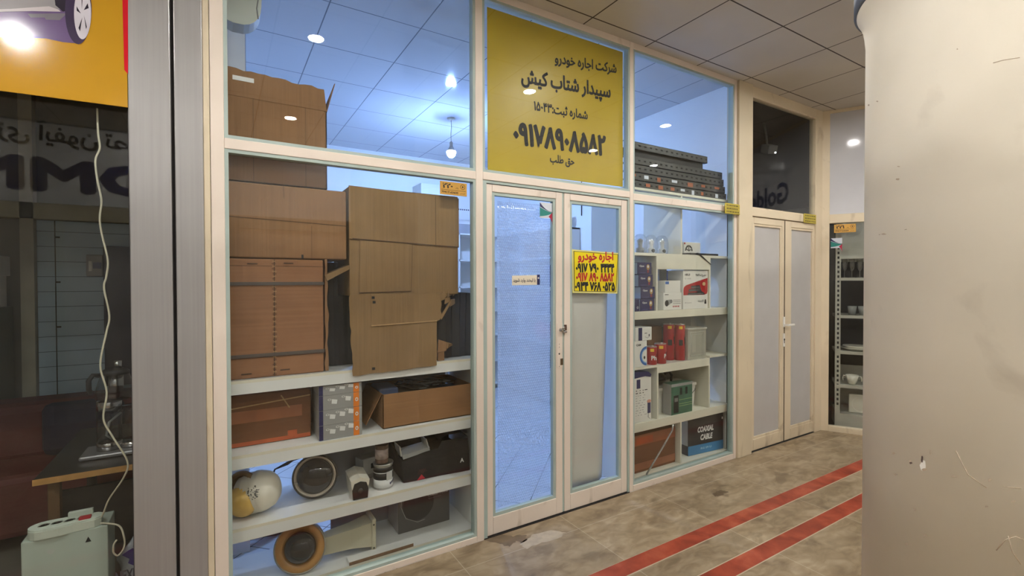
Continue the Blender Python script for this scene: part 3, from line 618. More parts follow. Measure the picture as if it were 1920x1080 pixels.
# stack of four grey printed boxes
def grey_box(label, variant):
    t = thing('grey_product_box', label, 'box', (0.535, 0.09, 0), 'grey printed boxes on the second shelf')
    mb = MB(); mb.box((0.425, 0.085, 0.0), (0.645, 0.30, 0.0775), greycard, 0.002); mb.build('carton_body', t)
    mb = MB(); y = 0.0842
    mb.box((0.426, y, 0.001), (0.446, 0.0855, 0.0765), navy); mb.box((0.6, y, 0.001), (0.630, 0.0855, 0.0765), orangep); mb.disc((0.617, y-0.0003, 0.039), 0.008, whiteink, rz=1.3, r0=0.004)
    xs = (0.49, 0.54, 0.585) if variant else (0.50, 0.57)
    for i, x in enumerate(xs):
        z = 0.028+i*0.008; mb.poly([(x-0.012, y, z+0.004), (x+0.014, y, z), (x+0.018, y, z+0.022), (x-0.010, y, z+0.028)], whiteink); mb.disc((x-0.022, y, z+0.026), 0.009, whiteink, rz=0.6, r0=0.006); 
    mb.build('print', t); return t
gz = [z2+0.001, z2+0.079, z2+0.157, z2+0.235]
lb = ['grey printed box at the bottom of its stack of four', 'grey printed box second from the bottom of its stack', 'grey printed box with two white tags, third from the bottom', 'grey printed box topmost of its stack, half hidden by the shelf']
g0 = grey_box(lb[0], 1); g0.location.z = gz[0]
g1 = dup(g0, (0.535, 0.09, gz[1]), lb[1]); g2 = grey_box(lb[2], 0); g2.location.z = gz[2]


g3 = dup(g0, (0.535, 0.09, gz[3]), lb[3]); g3.scale.z = 0.66
for g in (g0, g2): 
    for ch in g.children: ch.location = (0, 0, 0)
def fb(a, b, c, d, y):
    """x and z range on the plane at depth y of the picture rectangle a,b - c,d"""
    p = P(a, b, y); q = P(c, d, y); return min(p.x, q.x), max(p.x, q.x), min(p.z, q.z), max(p.z, q.z)
# open carton with wires
t = thing('open_carton', 'open brown carton full of wires at the right end of the second shelf', 'box', (1.0, 0.3, z2))
x0 = P(718, 765, 0.11).x; x1 = 1.318; z1 = z2+0.195; th = 0.004
mb = MB(); c4 = cardboard('mid brown cardboard', (150, 110, 74), False)
mb.box((x0, 0.11, z2+0.002), (x1, 0.11+th, z1), c4); mb.box((x0, 0.46, z2+0.002), (x1, 0.46+th, z1), c4); mb.box((x0, 0.11, z2+0.002), (x0+th, 0.464, z1), c4); mb.box((x1-th, 0.11, z2+0.002), (x1, 0.464, z1), c4); mb.box((x0, 0.11, z2+0.002), (x1, 0.464, z2+0.006), c4); mb.build('carton_body', t)
mb = MB(); mb.prism([(x0, 0.13, z1), (x0, 0.45, z1), (x0-0.085, 0.44, z2+0.03), (x0-0.085, 0.14, z2+0.03)], (-0.004, 0, 0.001), c4); mb.build('flap', t)
mb = MB(); r0 = random.Random(5)
for k in range(7):
    cx = x0+0.20+0.035*k; pts = []
    for i in range(26):
        a = i*0.62; pts.append((cx+0.07*cos(a)+0.012*r0.random(), 0.28+0.08*sin(a*0.9)+0.01*r0.random(), z1-0.005+0.014*sin(a*0.7+k)+0.005*k % 0.02))
    mb.tube(pts, 0.004, M('grey wire', (110, 112, 116), 0.5) if k % 2 else black, 6)
mb.box((x0+0.01, 0.20, z2+0.1), (x0+0.12, 0.40, z1+0.012), M('blue tinted plastic', (90, 110, 150), 0.3), 0.01); mb.box((x0+0.13, 0.13, z2+0.05), (x1-0.02, 0.45, z1-0.04), black)
mb.build('wire_coil', t)

# ------------------------------------------------------------------ third shelf: cameras, can, bag
z3 = SH[2]
smoke = M('smoky dome plastic', (40, 38, 38), 0.06, spec=0.7, var=0.2); yel = M('yellowed plastic dome', (214, 176, 96), 0.25, var=0.12); brownr = M('yellowed brown ring', (128, 96, 56), 0.35, var=0.25); camwhite = M('aged white camera plastic', (222, 216, 200), 0.35, var=0.06)
def frame_at(c, d):
    """local frame: z along d"""
    z = V(d).normalized(); x = V((0, 0, 1)).cross(z).normalized(); y = z.cross(x); c = V(c)
    return Matrix(((x.x, y.x, z.x, c.x), (x.y, y.y, z.y, c.y), (x.z, y.z, z.z, c.z), (0, 0, 0, 1)))
c = P(478, 921, 0.22); c.z = z3+0.104
t = thing('dome_camera', 'white ribbed dome camera with a yellowed cap, left end of third shelf', 'camera', (c.x, c.y, z3))
mb = MB(); mb.T = frame_at(c, (0.86, -0.42, 0.22))
prof = [(0.0, 0.125), (0.03, 0.122), (0.062, 0.108), (0.085, 0.085), (0.098, 0.05)]
for k in range(5): prof += [(0.101+0.002*(k % 2), 0.04-0.016*k), (0.096, 0.033-0.016*k)]
prof += [(0.088, -0.06), (0.07, -0.075), (0.0, -0.08)]
mb.lathe(prof, camwhite, n=40); mb.build('camera_body', t)
mb = MB(); mb.T = frame_at(c, (0.86, -0.42, 0.22))
an_ = V((-0.466, -0.837, 0.285)); mb.T = frame_at(c+V((0.86, -0.42, 0.22))*0.035+an_*0.1005, an_); pp = random.Random(2)
for k in range(60):
    a = pp.random()*2*pi; r = 0.033*math.sqrt(pp.random()); mb.ball((r*cos(a), r*sin(a), -r*r/0.21), 0.0025+0.003*pp.random(), M('faint grey stamp', (108, 106, 100), 0.6), sq=(1, pp.uniform(.3, 1), .3), n=6, k=4)
mb.build('stamp', t)
mb = MB(); mb.T = frame_at(c+V((-0.055, -0.03, -0.02)), (-0.75, -0.62, -0.12)); mb.ball((0, 0, 0), 0.078, yel, sq=(1, 1, 0.85), h0=-0.2); mb.build('dome', t)
mb = MB(); mb.T = frame_at(c+V((-0.05, 0.01, 0.008)), (-0.72, -0.66, 0.05))
ring = [(0.094+0.012*cos(a), 0.016*sin(a)) for a in [2*pi*i/10 for i in range(11)]]; mb.lathe(ring, brownr, n=48); mb.build('ring', t)
c = P(591, 899, 0.24); c.z = z3+0.117
t = thing('dome_camera', 'smoky dome camera in a silver ring on the third shelf', 'camera', (c.x, c.y, z3))
D = (-0.22, -0.95, 0.16)
mb = MB(); mb.T = frame_at(c, D); mb.lathe([(0.0, -0.09), (0.07, -0.085), (0.10, -0.05), (0.114, 0.0), (0.116, 0.012), (0.106, 0.014), (0.104, 0.004)], M('dark camera housing', (60, 56, 52), 0.4), n=48); mb.build('camera_body', t)
mb = MB(); mb.T = frame_at(c, D); mb.lathe([(0.107, 0.004), (0.106, 0.014), (0.098, 0.013), (0.092, 0.004)], M('tarnished silver ring', (196, 186, 170), 0.3, 0.4, var=0.15), n=48); mb.box((-0.104, -0.03, 0.012), (-0.085, -0.02, 0.018), chrome); mb.build('ring', t)
mb = MB(); mb.T = frame_at(c, D); mb.ball((0, 0, 0.002), 0.094, smoke, sq=(1, 1, 0.55), h0=0, n=40); mb.build('dome', t)
mb = MB()
for k in range(3): mb.tube([c+V((-0.02, 0.02, 0.112)), c+V((-0.07, 0.04, 0.115-0.008*k)), c+V((-0.13, 0.06, 0.07+0.006*k)), c+V((-0.19, 0.09, 0.045)), c+V((-0.23, 0.11, -0.06-0.02*k))], 0.004, black)
mb.build('cable', t)
# bullet camera
a = PZ(676, 936, z3)
t = thing('bullet_camera', 'white bullet camera with a black front lying on the third shelf', 'camera', (a.x, a.y, z3))
mb = MB(); mb.T = Matrix.Translation((a.x, a.y, z3+0.001)) @ Matrix.Rotation(radians(-3), 4, 'Z') @ Matrix.Diagonal((1.1, 0.75, 1.12, 1))
sec = [(-0.036, 0.0), (0.036, 0.0), (0.040, 0.055), (0.030, 0.092), (0.0, 0.102), (-0.030, 0.092), (-0.040, 0.055)]
mb.prism([(x, 0.012, z) for x, z in sec], (0, 0.22, 0), camwhite)
mb.prism([(x*1.12, 0.0, z*1.0+0.07) for x, z in [(-0.036, -0.02), (0.02, 0.0), (0.036, -0.01), (0.04, 0.02), (0.0, 0.036), (-0.04, 0.02)]], (0, 0.24, 0), camwhite)
mb.build('camera_body', t)
mb = MB(); mb.T = Matrix.Translation((a.x, a.y, z3+0.001)) @ Matrix.Rotation(radians(-3), 4, 'Z') @ Matrix.Diagonal((1.1, 0.75, 1.12, 1))
mb.prism([(x*0.96, -0.004, z*0.82+0.002) for x, z in sec], (0, 0.02, 0), black); mb.build('front_plate', t)
mb = MB(); mb.T = Matrix.Translation((a.x, a.y, z3+0.001)) @ Matrix.Rotation(radians(-3), 4, 'Z') @ Matrix.Diagonal((1.1, 0.75, 1.12, 1))
mb.lathe([(0.0, 0.006), (0.012, 0.006), (0.013, 0.002)], M('dark lens', (60, 56, 54), 0.2), (0, -0.003, 0.042), (0, -1, 0), n=20); mb.build('lens', t)
# grey box behind
a = PZ(697, 899, z3)
mb = MB(); mb.T = Matrix.Translation((a.x, a.y+0.02, z3)) @ Matrix.Rotation(radians(18), 4, 'Z')
mb.box((-0.055, 0, 0.001), (0.075, 0.08, 0.125), greyplastic, 0.004); mb.box((-0.05, -0.003, 0.03), (0.07, 0.0, 0.12), M('pale grey plastic', (186, 184, 178), 0.4), 0.001); mb.box((0.0, -0.005, 0.06), (0.03, -0.003, 0.09), black)
tag(mb.build('grey_device', loc=(a.x, a.y, z3)), 'pale grey plastic device behind the stacked paint cans', 'device')
# cans
a = PZ(724, 918, z3); canm = M('tin can', (186, 184, 178), 0.3, 0.7, var=0.1); rust = M('paint smeared tin', (116, 92, 80), 0.5, 0.3, var=0.5, scale=25)
t = thing('paint_can', 'black and white labelled paint can under a smaller dirty can', 'can', (a.x, a.y+0.05, z3))
cc = (a.x, a.y+0.055, z3); mb = MB(); mb.lathe([(0.052, 0.001), (0.056, 0.004), (0.0545, 0.008), (0.0545, 0.132), (0.057, 0.136), (0.057, 0.141), (0.05, 0.142), (0.048, 0.135), (0, 0.135)], canm, cc, n=40); mb.build('can_body', t)
mb = MB(); mb.lathe([(0.0549, 0.01), (0.0549, 0.055)], whiteink, cc, n=40); mb.lathe([(0.0549, 0.055), (0.0549, 0.092)], black, cc, n=40); mb.lathe([(0.055, 0.092), (0.055, 0.096)], whiteink, cc, n=40); mb.lathe([(0.0549, 0.096), (0.0549, 0.124)], black, cc, n=40)
for i in range(4):
    an = radians(-62+12*i); p = V(cc)+V((0.0556*cos(an), 0.0556*sin(an), 0.03+0.003*i)); mb.T = frame_at(p, (cos(an), sin(an), 0)); mb.box((-0.004, -0.006, 0), (0.004, 0.006, 0.0005), navy); mb.T = Matrix()
an = radians(-70); mb.T = frame_at(V(cc)+V((0.0556*cos(an), 0.0556*sin(an), 0.075)), (cos(an), sin(an), 0)); mb.box((-0.018, -0.024, -0.002), (0.02, 0.024, 0.0006), M('pale grey label', (190, 190, 186), 0.5)); mb.T = Matrix()
mb.build('label', t)
cc2 = (cc[0]-0.008, cc[1], z3+0.142)
t = thing('small_can', 'small dirty paint can standing on the black and white can', 'can', cc2)
mb = MB(); mb.lathe([(0.035, 0.0), (0.038, 0.003), (0.037, 0.006), (0.037, 0.098), (0.039, 0.102), (0.036, 0.104), (0.034, 0.098), (0, 0.098)], rust, cc2, n=36); mb.build('can_body', t)
mb = MB(); mb.lathe([(0.0374, 0.025), (0.0374, 0.08)], M('peeling pale label', (176, 160, 154), 0.5, var=0.4, scale=30), cc2, n=36); mb.build('label', t)
# black bag with parts
a = PZ(768, 906, z3); b = P(884, 872, a.y); bx0, bx1 = a.x-0.05, 1.322
t = thing('black_bag', 'open black fabric tool bag with white parts in it', 'bag', ((bx0+bx1)/2, 0.25, z3))
by0, by1 = 0.105, 0.42
mb = MB(); n = 18; vs = []; fs = []
def bagz(u): return z3+0.165+0.045*u+0.03*sin(pi*u)
for j in range(7):
    f = j/6
    for i in range(n):
        u = i/(n-1); bulge = 0.018*sin(pi*f)+0.006*sin(9*u+2*f)
        vs.append((bx0+0.02*(1-f)+(bx1-bx0-0.03)*u, by0+0.02*(1-f)-bulge*0.6+0.03*(1-u), z3+0.002+(bagz(u)-z3-0.002)*f*(0.82 if u < 0.55 else 1)))
o = len(vs)
for j in range(6):
    for i in range(n-1): fs.append((j*n+i, j*n+i+1, (j+1)*n+i+1, (j+1)*n+i))
mb.add(vs, fs, blackfab, True)
mb.prism([(bx0+0.02, by0+0.05, z3+0.002), (bx1-0.03, by0+0.03, z3+0.002), (bx1-0.03, by1, z3+0.002), (bx0+0.03, by1, z3+0.002)], (0, 0, 0.01), blackfab)
mb.prism([(bx0, by0+0.03, z3+0.13), (bx0+0.02, by0+0.05, z3+0.002), (bx0+0.03, by1, z3+0.002), (bx0+0.01, by1, z3+0.20)], (0.006, 0, 0), blackfab); mb.prism([(bx0+0.01, by1, z3+0.002), (bx1-0.02, by1, z3+0.002), (bx1-0.02, by1, z3+0.235), (bx0+0.01, by1, z3+0.205)], (0, 0.006, 0), blackfab)
mb.prism([(bx0+0.02, by0+0.06, z3+0.10), (bx1-0.02, by0+0.05, z3+0.12), (bx1-0.02, by1, z3+0.12), (bx0+0.02, by1, z3+0.10)], (0, 0, 0.005), blackfab)
# slumped lid on the right half
vs = []; fs = []; n = 12
for j in range(8):
    for i in range(n):
        u = i/(n-1); f = j/7; x = bx0+(bx1-bx0)*(0.52+0.47*u); y = by0+0.01+(by1-by0-0.01)*f; vs.append((x, y, z3+0.195+0.075*sin(pi*min(1, 0.15+0.8*u))*(0.35+0.65*sin(pi*min(1, 0.25+f*0.5)))+0.006*sin(11*u+5*f)))
for j in range(7):
    for i in range(n-1): fs.append((j*n+i, j*n+i+1, (j+1)*n+i+1, (j+1)*n+i))
mb.add(vs, fs, blackfab, True); mb.build('bag_body', t)
mb = MB(); mb.poly([(bx0+0.085, by0+0.005, z3+0.018), (bx0+0.135, by0+0.003, z3+0.022), (bx0+0.112, by0+0.002, z3+0.05)], M('red emblem', (196, 40, 60), 0.5))
for k in range(5): mb.tube([(bx0+0.09+0.008*k, by0+0.004, z3+0.05), (bx0+0.10+0.009*k, by0+0.003, z3+0.08), (bx0+0.115+0.008*k, by0+0.004, z3+0.06)], 0.0012, M('dim red thread', (96, 44, 44), 0.7), 5)
mb.text('A', (bx1-0.075, by0-0.008, z3+0.085), U, W, 0.026, whiteink, 0.02); mb.build('emblem', t)
mb = MB(); mb.prism([(bx0+0.035, by0+0.10, z3+0.12), (bx0+0.19, by0+0.08, z3+0.15), (bx0+0.195, by0+0.08, z3+0.17), (bx0+0.03, by0+0.10, z3+0.145)], (0.01, 0.10, 0.01), whiteplastic); mb.prism([(bx0+0.02, by0+0.10, z3+0.14), (bx0+0.03, by0+0.10, z3+0.14), (bx0+0.018, by0+0.10, z3+0.20), (bx0+0.012, by0+0.10, z3+0.20)], (0, 0.1, 0), whiteplastic); mb.prism([(bx0+0.19, by0+0.08, z3+0.15), (bx0+0.197, by0+0.08, z3+0.15), (bx0+0.175, by0+0.08, z3+0.225), (bx0+0.168, by0+0.08, z3+0.225)], (0, 0.1, 0), whiteplastic)
tag(mb.build('white_channel', loc=(bx0+0.1, by0+0.12, z3+0.12)), 'white plastic channel piece lying in the black bag', 'plastic part')
# white sack with red bands behind
mb = MB(); p0 = P(775, 845, 0.50).x; p1 = P(862, 825, 0.50).x
mb.T = Matrix.Translation(((p0+p1)/2, 0.53, 0.0)); hw = (p1-p0)/2
mb.lathe([(0.03, -hw), (0.075, -hw+0.01), (0.09, -hw*0.5), (0.09, hw*0.5), (0.075, hw)], M('pale plastic sack', (176, 178, 196), 0.45, var=0.1, bump=0.4, bscale=18), (0, 0.12, 0.56), (1, 0, 0), n=24); 
for xx in (-0.0, hw*0.8): mb.lathe([(0.0915, xx-0.015), (0.0915, xx+0.015)], M('red band', (178, 34, 50), 0.5), (0, 0.12, 0.56), (1, 0, 0), n=24)
mb.box((-hw, 0.03, 0.0), (hw, 0.21, 0.46), white_paint)
tag(mb.build('rolled_sack', loc=((p0+p1)/2, 0.6, 0)), 'rolled pale sack with red bands on a white block behind the black bag', 'sack')

# ------------------------------------------------------------------ bottom shelf
z4 = SH[3]
c = P(563, 1034, 0.16); c.z = z4+0.128
t = thing('dome_camera', 'large smoky dome camera with an orange ring on the bottom shelf', 'camera', (c.x, c.y, z4))
D = (-0.3, -0.92, 0.2); om = M('orange brown ring', (176, 128, 72), 0.35, var=0.12)
mb = MB(); mb.T = frame_at(c, D); mb.lathe([(0.0, -0.13), (0.07, -0.125), (0.11, -0.08), (0.125, 0.0), (0.128, 0.008), (0.122, 0.012), (0.120, 0.004)], M('grey camera housing', (140, 134, 122), 0.4), n=56); mb.build('camera_body', t)
mb = MB(); mb.T = frame_at(c, D); mb.lathe([(0.1215, 0.005), (0.119, 0.009), (0.079, 0.004), (0.079, 0.0)], om, n=56); mb.build('ring', t)
mb = MB(); mb.T = frame_at(c, D); mb.ball((0, 0, 0.0), 0.08, smoke, sq=(1, 1, 0.7), h0=0, n=40); mb.build('dome', t)
# bracket horn
a = PZ(702, 1037, z4); hz = 0.19
t = thing('wall_bracket', 'cream metal camera wall bracket lying on the bottom shelf', 'bracket', (a.x, a.y, z4)); bm_ = M('cream metal', (190, 184, 160), 0.4, var=0.06)
mb = MB(); mb.box((a.x-0.012, a.y, z4+0.001), (a.x+0.012, a.y+0.14, z4+hz), bm_, 0.008)
for zz in (0.03, 0.16): mb.disc((a.x-0.002, a.y-0.0006, z4+zz), 0.005, black)
mb.build('flange', t)
mb = MB(); A = [(a.x-0.012, a.y+0.01, z4+0.035), (a.x-0.012, a.y+0.13, z4+0.035), (a.x-0.012, a.y+0.13, z4+hz-0.02), (a.x-0.012, a.y+0.01, z4+hz-0.02)]
B = [(a.x-0.12, a.y+0.03, z4+0.045), (a.x-0.12, a.y+0.12, z4+0.045), (a.x-0.12, a.y+0.12, z4+0.15), (a.x-0.12, a.y+0.03, z4+0.15)]
C_ = [(a.x-0.27, a.y+0.035, z4+0.05), (a.x-0.27, a.y+0.105, z4+0.05), (a.x-0.27, a.y+0.105, z4+0.14), (a.x-0.27, a.y+0.035, z4+0.14)]
mb.add(A+B+C_, [(3, 2, 1, 0), (8, 9, 10, 11)]+[(i, (i+1) % 4, 4+(i+1) % 4, 4+i) for i in range(4)]+[(4+i, 4+(i+1) % 4, 8+(i+1) % 4, 8+i) for i in range(4)], bm_); mb.build('arm', t)
# coaxial box
a = PZ(747, 1003, z4); b = PZ(843, 975, z4)
t = thing('cable_carton', 'dark printed coaxial cable box on the bottom shelf', 'box', (a.x, a.y, z4)); cab = M('charcoal print', (78, 76, 74), 0.35, var=0.06)
an = math.atan2(b.y-a.y, b.x-a.x); wd = (b-a).length; H = 0.262
mb = MB(); mb.T = Matrix.Translation((a.x, a.y, z4+0.001)) @ Matrix.Rotation(an, 4, 'Z'); mb.box((0, 0, 0), (wd, 0.20, H), cab, 0.003); mb.box((-0.0008, 0.004, 0.003), (0.0, 0.198, H-0.003), M('pale grey side', (156, 150, 146), 0.4)); mb.build('carton_body', t)
mb = MB(); mb.T = Matrix.Translation((a.x, a.y, z4+0.001)) @ Matrix.Rotation(an, 4, 'Z')
mb.disc((wd*0.38, -0.001, 0.155), 0.10, M('dark cable hole', (26, 20, 22), 0.5)); mb.text('RG59 Cable', (wd*0.56, -0.002, 0.222), U, W, 0.022, M('pale print', (190, 184, 184), 0.5), 0.015, 'l', width=wd*0.38); mb.text('Coaxial+Power', (wd*0.56, -0.002, 0.195), U, W, 0.018, M('pale print', (190, 184, 184), 0.5), 0.015, 'l', width=wd*0.42)
mb.text('Special Cable', (wd*0.57, -0.002, 0.172), U, W, 0.012, greyink, 0, 'l', width=wd*0.26)
mb.box((wd*0.26, -0.002, 0.225), (wd*0.33, -0.001, 0.24), inkred); mb.text('H H', (wd*0.18, -0.002, 0.232), U, W, 0.02, whiteink, 0.01)
mb.tube([(wd*0.07, -0.001, 0.24), (wd*0.05, -0.001, 0.16), (wd*0.14, -0.001, 0.085), (wd*0.36, -0.001, 0.045), (wd*0.5, -0.001, 0.05)], 0.0016, M('pale line print', (168, 164, 160), 0.5), 6)
mb.build('print', t)
# plank on the bottom shelf front
a = PZ(560, 1080, z4); b = PZ(777, 1027, z4)
mb = MB(); mb.box((0.57, 0.076, z4+0.001), (b.x, 0.135, z4+0.02), melamine); mb.box((0.57, 0.074, z4+0.001), (b.x, 0.0765, z4+0.018), M('raw brown board edge', (118, 88, 62), 0.8, var=0.2, scale=30))
tag(mb.build('loose_plank', loc=(0.7, 0.1, z4)), 'narrow white plank with a raw brown edge along the bottom shelf', 'plank')
# cable heap behind the bottom shelf
mb = MB(); r0 = random.Random(9)
for k in range(7):
    pts = [(0.16+0.16*cos(i*0.6+k)+0.02*r0.random(), 0.78+0.08*sin(i*0.6+k), 0.03+0.02*k+0.02*sin(i*1.1)) for i in range(22)]; mb.tube(pts, 0.016, black, 7)
tag(mb.build('cable_heap', loc=(0.2, 0.78, 0)), 'black cable heap on the floor behind the bottom shelf', 'cable')


#%%SIGNS
# ------------------------------------------------------------------ signs on the shop front
signy = M('yellow vinyl', (190, 162, 36), 0.4, var=0.03); 
t = thing('yellow_sign', 'large yellow sign with black Persian lettering above the double door', 'sign', (1.97, 0.04, 2.26))
ys = 0.0405
mb = MB(); mb.prism([(1.403, ys, 2.258), (2.540, ys, 2.268), (2.538, ys, 3.258), (1.402, ys, 3.250)], (0, 0.003, 0), signy); mb.build('sheet', t)
mb = MB(); yt = ys-0.0008
def ptext(txt, a, b, fat, hk, m=ink, bold=0.012):
    """lettering between picture points a (left middle) and b (right middle) on the sign"""
    p = P(a[0], a[1], yt); q = P(b[0], b[1], yt); wd = (q-p).length
    vs, fs, x0, x1, y0, y1 = text_geo(txt, bold); h = wd/(x1-x0)*(y1-y0)*hk
    mb.text(txt, (p+q)/2, q-p, W, h, m, bold, 'c', width=wd*(1-2*fat*h/wd), fat=fat)
ptext('شرکت اجاره خودرو', (1040, 111), (1156, 131), 0.02, 1.2)
ptext('سپیدار شتاب کیش', (977, 146), (1145, 176), 0.022, 1.25)
ptext('شماره ثبت:۱۵۰۴۳', (1001, 200), (1102, 218), 0.02, 1.2)
ptext('۰۹۱۷۸۹۰۸۵۸۲', (962, 249), (1136, 274), 0.05, 1.25)
ptext('حق طلب', (1031, 299), (1077, 305), 0.022, 1.25); mb.build('lettering', t)
# small notice on the right leaf
t = thing('notice', 'small yellow notice with red and black numbers on the right door leaf', 'sign', (2.25, 0.02, 1.49))
yn = 0.0265
c4 = [P(1072.5, 467.5, yn), P(1161.5, 474.5, yn), P(1157.5, 550.5, yn), P(1073.5, 549, yn)]
mb = MB(); mb.prism([tuple(p) for p in c4], (0, 0.0025, 0), M('pale yellow laminate', (222, 214, 130), 0.25, var=0.03)); mb.build('sheet', t)
mb = MB(); yt = yn-0.0006
def inset(k):
    c = sum(c4, V((0, 0, 0)))/4; return [(c.x+(p.x-c.x)*k[0], yt, c.z+(p.z-c.z)*k[1]) for p in c4]
mb.poly(inset((0.94, 0.93)), ink); yt -= 0.0004; mb.poly(inset((0.915, 0.905)), M('bright yellow print', (228, 208, 20), 0.3, var=0.03)); mb.build('border', t)
mb = MB(); yt -= 0.0004
ptext('اجاره خودرو', (1083.5, 482), (1150, 482.5), 0.03, 1.05, inkred)
ptext('۰۹۱۷ ۷۹۰ ۴۴۳۴', (1079.5, 501.5), (1152, 502.5), 0.05, 1.3); ptext('۰۹۱۷ ۸۹۰ ۸۵۸۲', (1080, 519.5), (1151.5, 520), 0.05, 1.3, inkred); ptext('۰۹۳۴ ۷۶۸ ۰۵۲۵', (1078, 536.5), (1153, 537), 0.05, 1.3); mb.build('lettering', t)
# bubble wrap and sticky notes on the left leaf
BW = bubble_film()
t = P(935, 378, 0.048); 
mb = MB(); vs = []; fs = []; nx, nz = 14, 30
for j in range(nz+1):
    for i in range(nx+1):
        u = i/nx; f = j/nz; vs.append((1.474+0.404*u, 0.05+0.004*sin(5*u+3*f)+0.003*sin(9*f), 2.072+0.008*u-1.925*f))
for j in range(nz):
    for i in range(nx): fs.append((j*(nx+1)+i, j*(nx+1)+i+1, (j+1)*(nx+1)+i+1, (j+1)*(nx+1)+i))
mb.add(vs, fs, BW, True); o = mb.build('bubble_wrap', loc=(1.66, 0.05, 1.1)); sm = o.modifiers.new('thick', 'SOLIDIFY'); sm.thickness = 0.0015
tag(o, 'sheet of clear bubble wrap hung behind the left door glass', 'bubble wrap')
t = thing('paper_note', 'cream paper note with handwriting and blue clip on the bubble wrap', 'note', (1.67, 0.028, 1.5))
q = [P(960, 517, 0.0275), P(1007, 516, 0.0275), P(1007, 534, 0.0275), P(960, 535, 0.0275)]
mb = MB(); mb.prism([tuple(p) for p in q], (0, 0.001, 0), M('cream paper', (232, 222, 200), 0.7)); mb.build('paper', t)
mb = MB(); yt = 0.0268; ptext('با لبخند وارد شوید', (962, 526), (1004, 526), 0.012, 1.2, M('pen ink', (70, 66, 80), 0.6)); mb.build('handwriting', t)
a = P(1007, 515, 0.027); b = P(1012, 534, 0.027)
mb = MB(); mb.box((a.x, 0.0262, b.z), (b.x, 0.0285, a.z), navy, 0.001); mb.disc(((a.x+b.x)/2, 0.026, (a.z*2+b.z)/3), 0.006, whiteink); mb.build('clip', t)
def sticker(name, label, T, x0, x1, z0, z1, y):
    """tax office sticker: navy, teal and red swooshes on white"""
    t = thing(name, label, 'sticker', T @ V((x0, y, z0))); wdt = x1-x0; h = z1-z0
    def pt(u, v, k=0): return (x0+u*wdt, y-0.0005-0.0004*k, z0+v*h)
    mb = MB(); mb.T = T.copy(); mb.prism([pt(0, .32), pt(1, .32), pt(1, 1), pt(0, 1)], (0, 0.0005, 0), M('pale sticker', (210, 216, 226), 0.4)); mb.build('sheet', t)
    mb = MB(); mb.T = T.copy()
    arc = [(u, 0.62+0.38*(1-u)**2) for u in [i/8 for i in range(9)]]
    mb.poly([pt(u, v+0.0, 1) for u, v in arc]+[pt(1-.125*i, 0.60+0.22*(0.125*i)**1.5, 1) for i in range(9)], navy)
    mb.poly([pt(1-.125*i, 0.59+0.20*(0.125*i)**1.5, 2) for i in range(9)]+[pt(0, .40, 2)]+[pt(.125*i, 0.40+0.16*(.125*i)**2, 2) for i in range(9)], M('teal print', (30, 128, 120), 0.4))
    mb.poly([pt(.7, .40, 3), pt(1.0, .60, 3), pt(1.0, 0.0, 3), pt(.97, .16, 3), pt(.88, .30, 3)], M('crimson print', (176, 30, 66), 0.4)); mb.build('print', t)
    return t
a = P(1012, 379, 0.026); b = P(1037, 424, 0.026)
sticker('tax_sticker', 'teal navy and red sticker at the top of the left door glass', Matrix(), a.x, 1.8815, b.z, a.z, 0.0265)
# numbered plaques
gold = M('gold metal plaque', (206, 158, 74), 0.35, 0.15, var=0.06)
def plaque(label, T, x0, x1, z0, z1, y, num, code):
    t = thing('number_plaque', label, 'plaque', T @ V((x0, y, z0)), None); wd = x1-x0; h = z1-z0
    mb = MB(); mb.T = T.copy(); mb.box((x0, y, z0), (x1, y+0.004, z1), gold, 0.0012); mb.build('plate', t)
    mb = MB(); mb.T = T.copy(); yy = y-0.0006
    mb.text(num, (x0+wd*0.28, yy, z0+h*0.68), U, W, h*0.38, ink, 0.04, 'c', width=wd*0.38); mb.box((x0+wd*0.05, yy, z0+h*0.36), (x0+wd*0.95, yy+0.0004, z0+h*0.385), ink)
    mb.text('پلاک', (x0+wd*0.62, yy, z0+h*0.55), U, W, h*0.15, ink, 0.01); mb.text(code, (x0+wd*0.36, yy, z0+h*0.2), U, W, h*0.16, ink, 0.03, 'c', width=wd*0.62); mb.text('کدپستی', (x0+wd*0.83, yy, z0+h*0.18), U, W, h*0.12, ink, 0.01, 'c', width=wd*0.2)
    mb.disc((x0+wd*0.84, yy, z0+h*0.70), h*0.2, ink, r0=h*0.165); mb.poly([(x0+wd*0.81, yy, z0+h*0.66), (x0+wd*0.85, yy, z0+h*0.60), (x0+wd*0.87, yy, z0+h*0.72), (x0+wd*0.83, yy, z0+h*0.80)], ink); mb.build('lettering', t)
    return t
p = P(825, 338, 0.016); q = P(875.5, 370, 0.016)
plaque('gold number plaque 220 in the corner of the big display window', Matrix(), p.x, q.x, q.z+0.004, p.z-0.002, 0.016, '۲۲۰', '79417-63635')
plaque('gold number plaque 221 on the end shop window', TE, 0.105, 0.290, 2.065, 2.150, 0.02, '۲۲۱', '79417-63659')
sticker('tax_sticker', 'teal navy and red sticker on the end shop window', TE, 0.078, 0.175, 1.86, 2.01, 0.029)
ytag = M('yellow metal tag', (196, 178, 70), 0.4, 0.2, var=0.1)
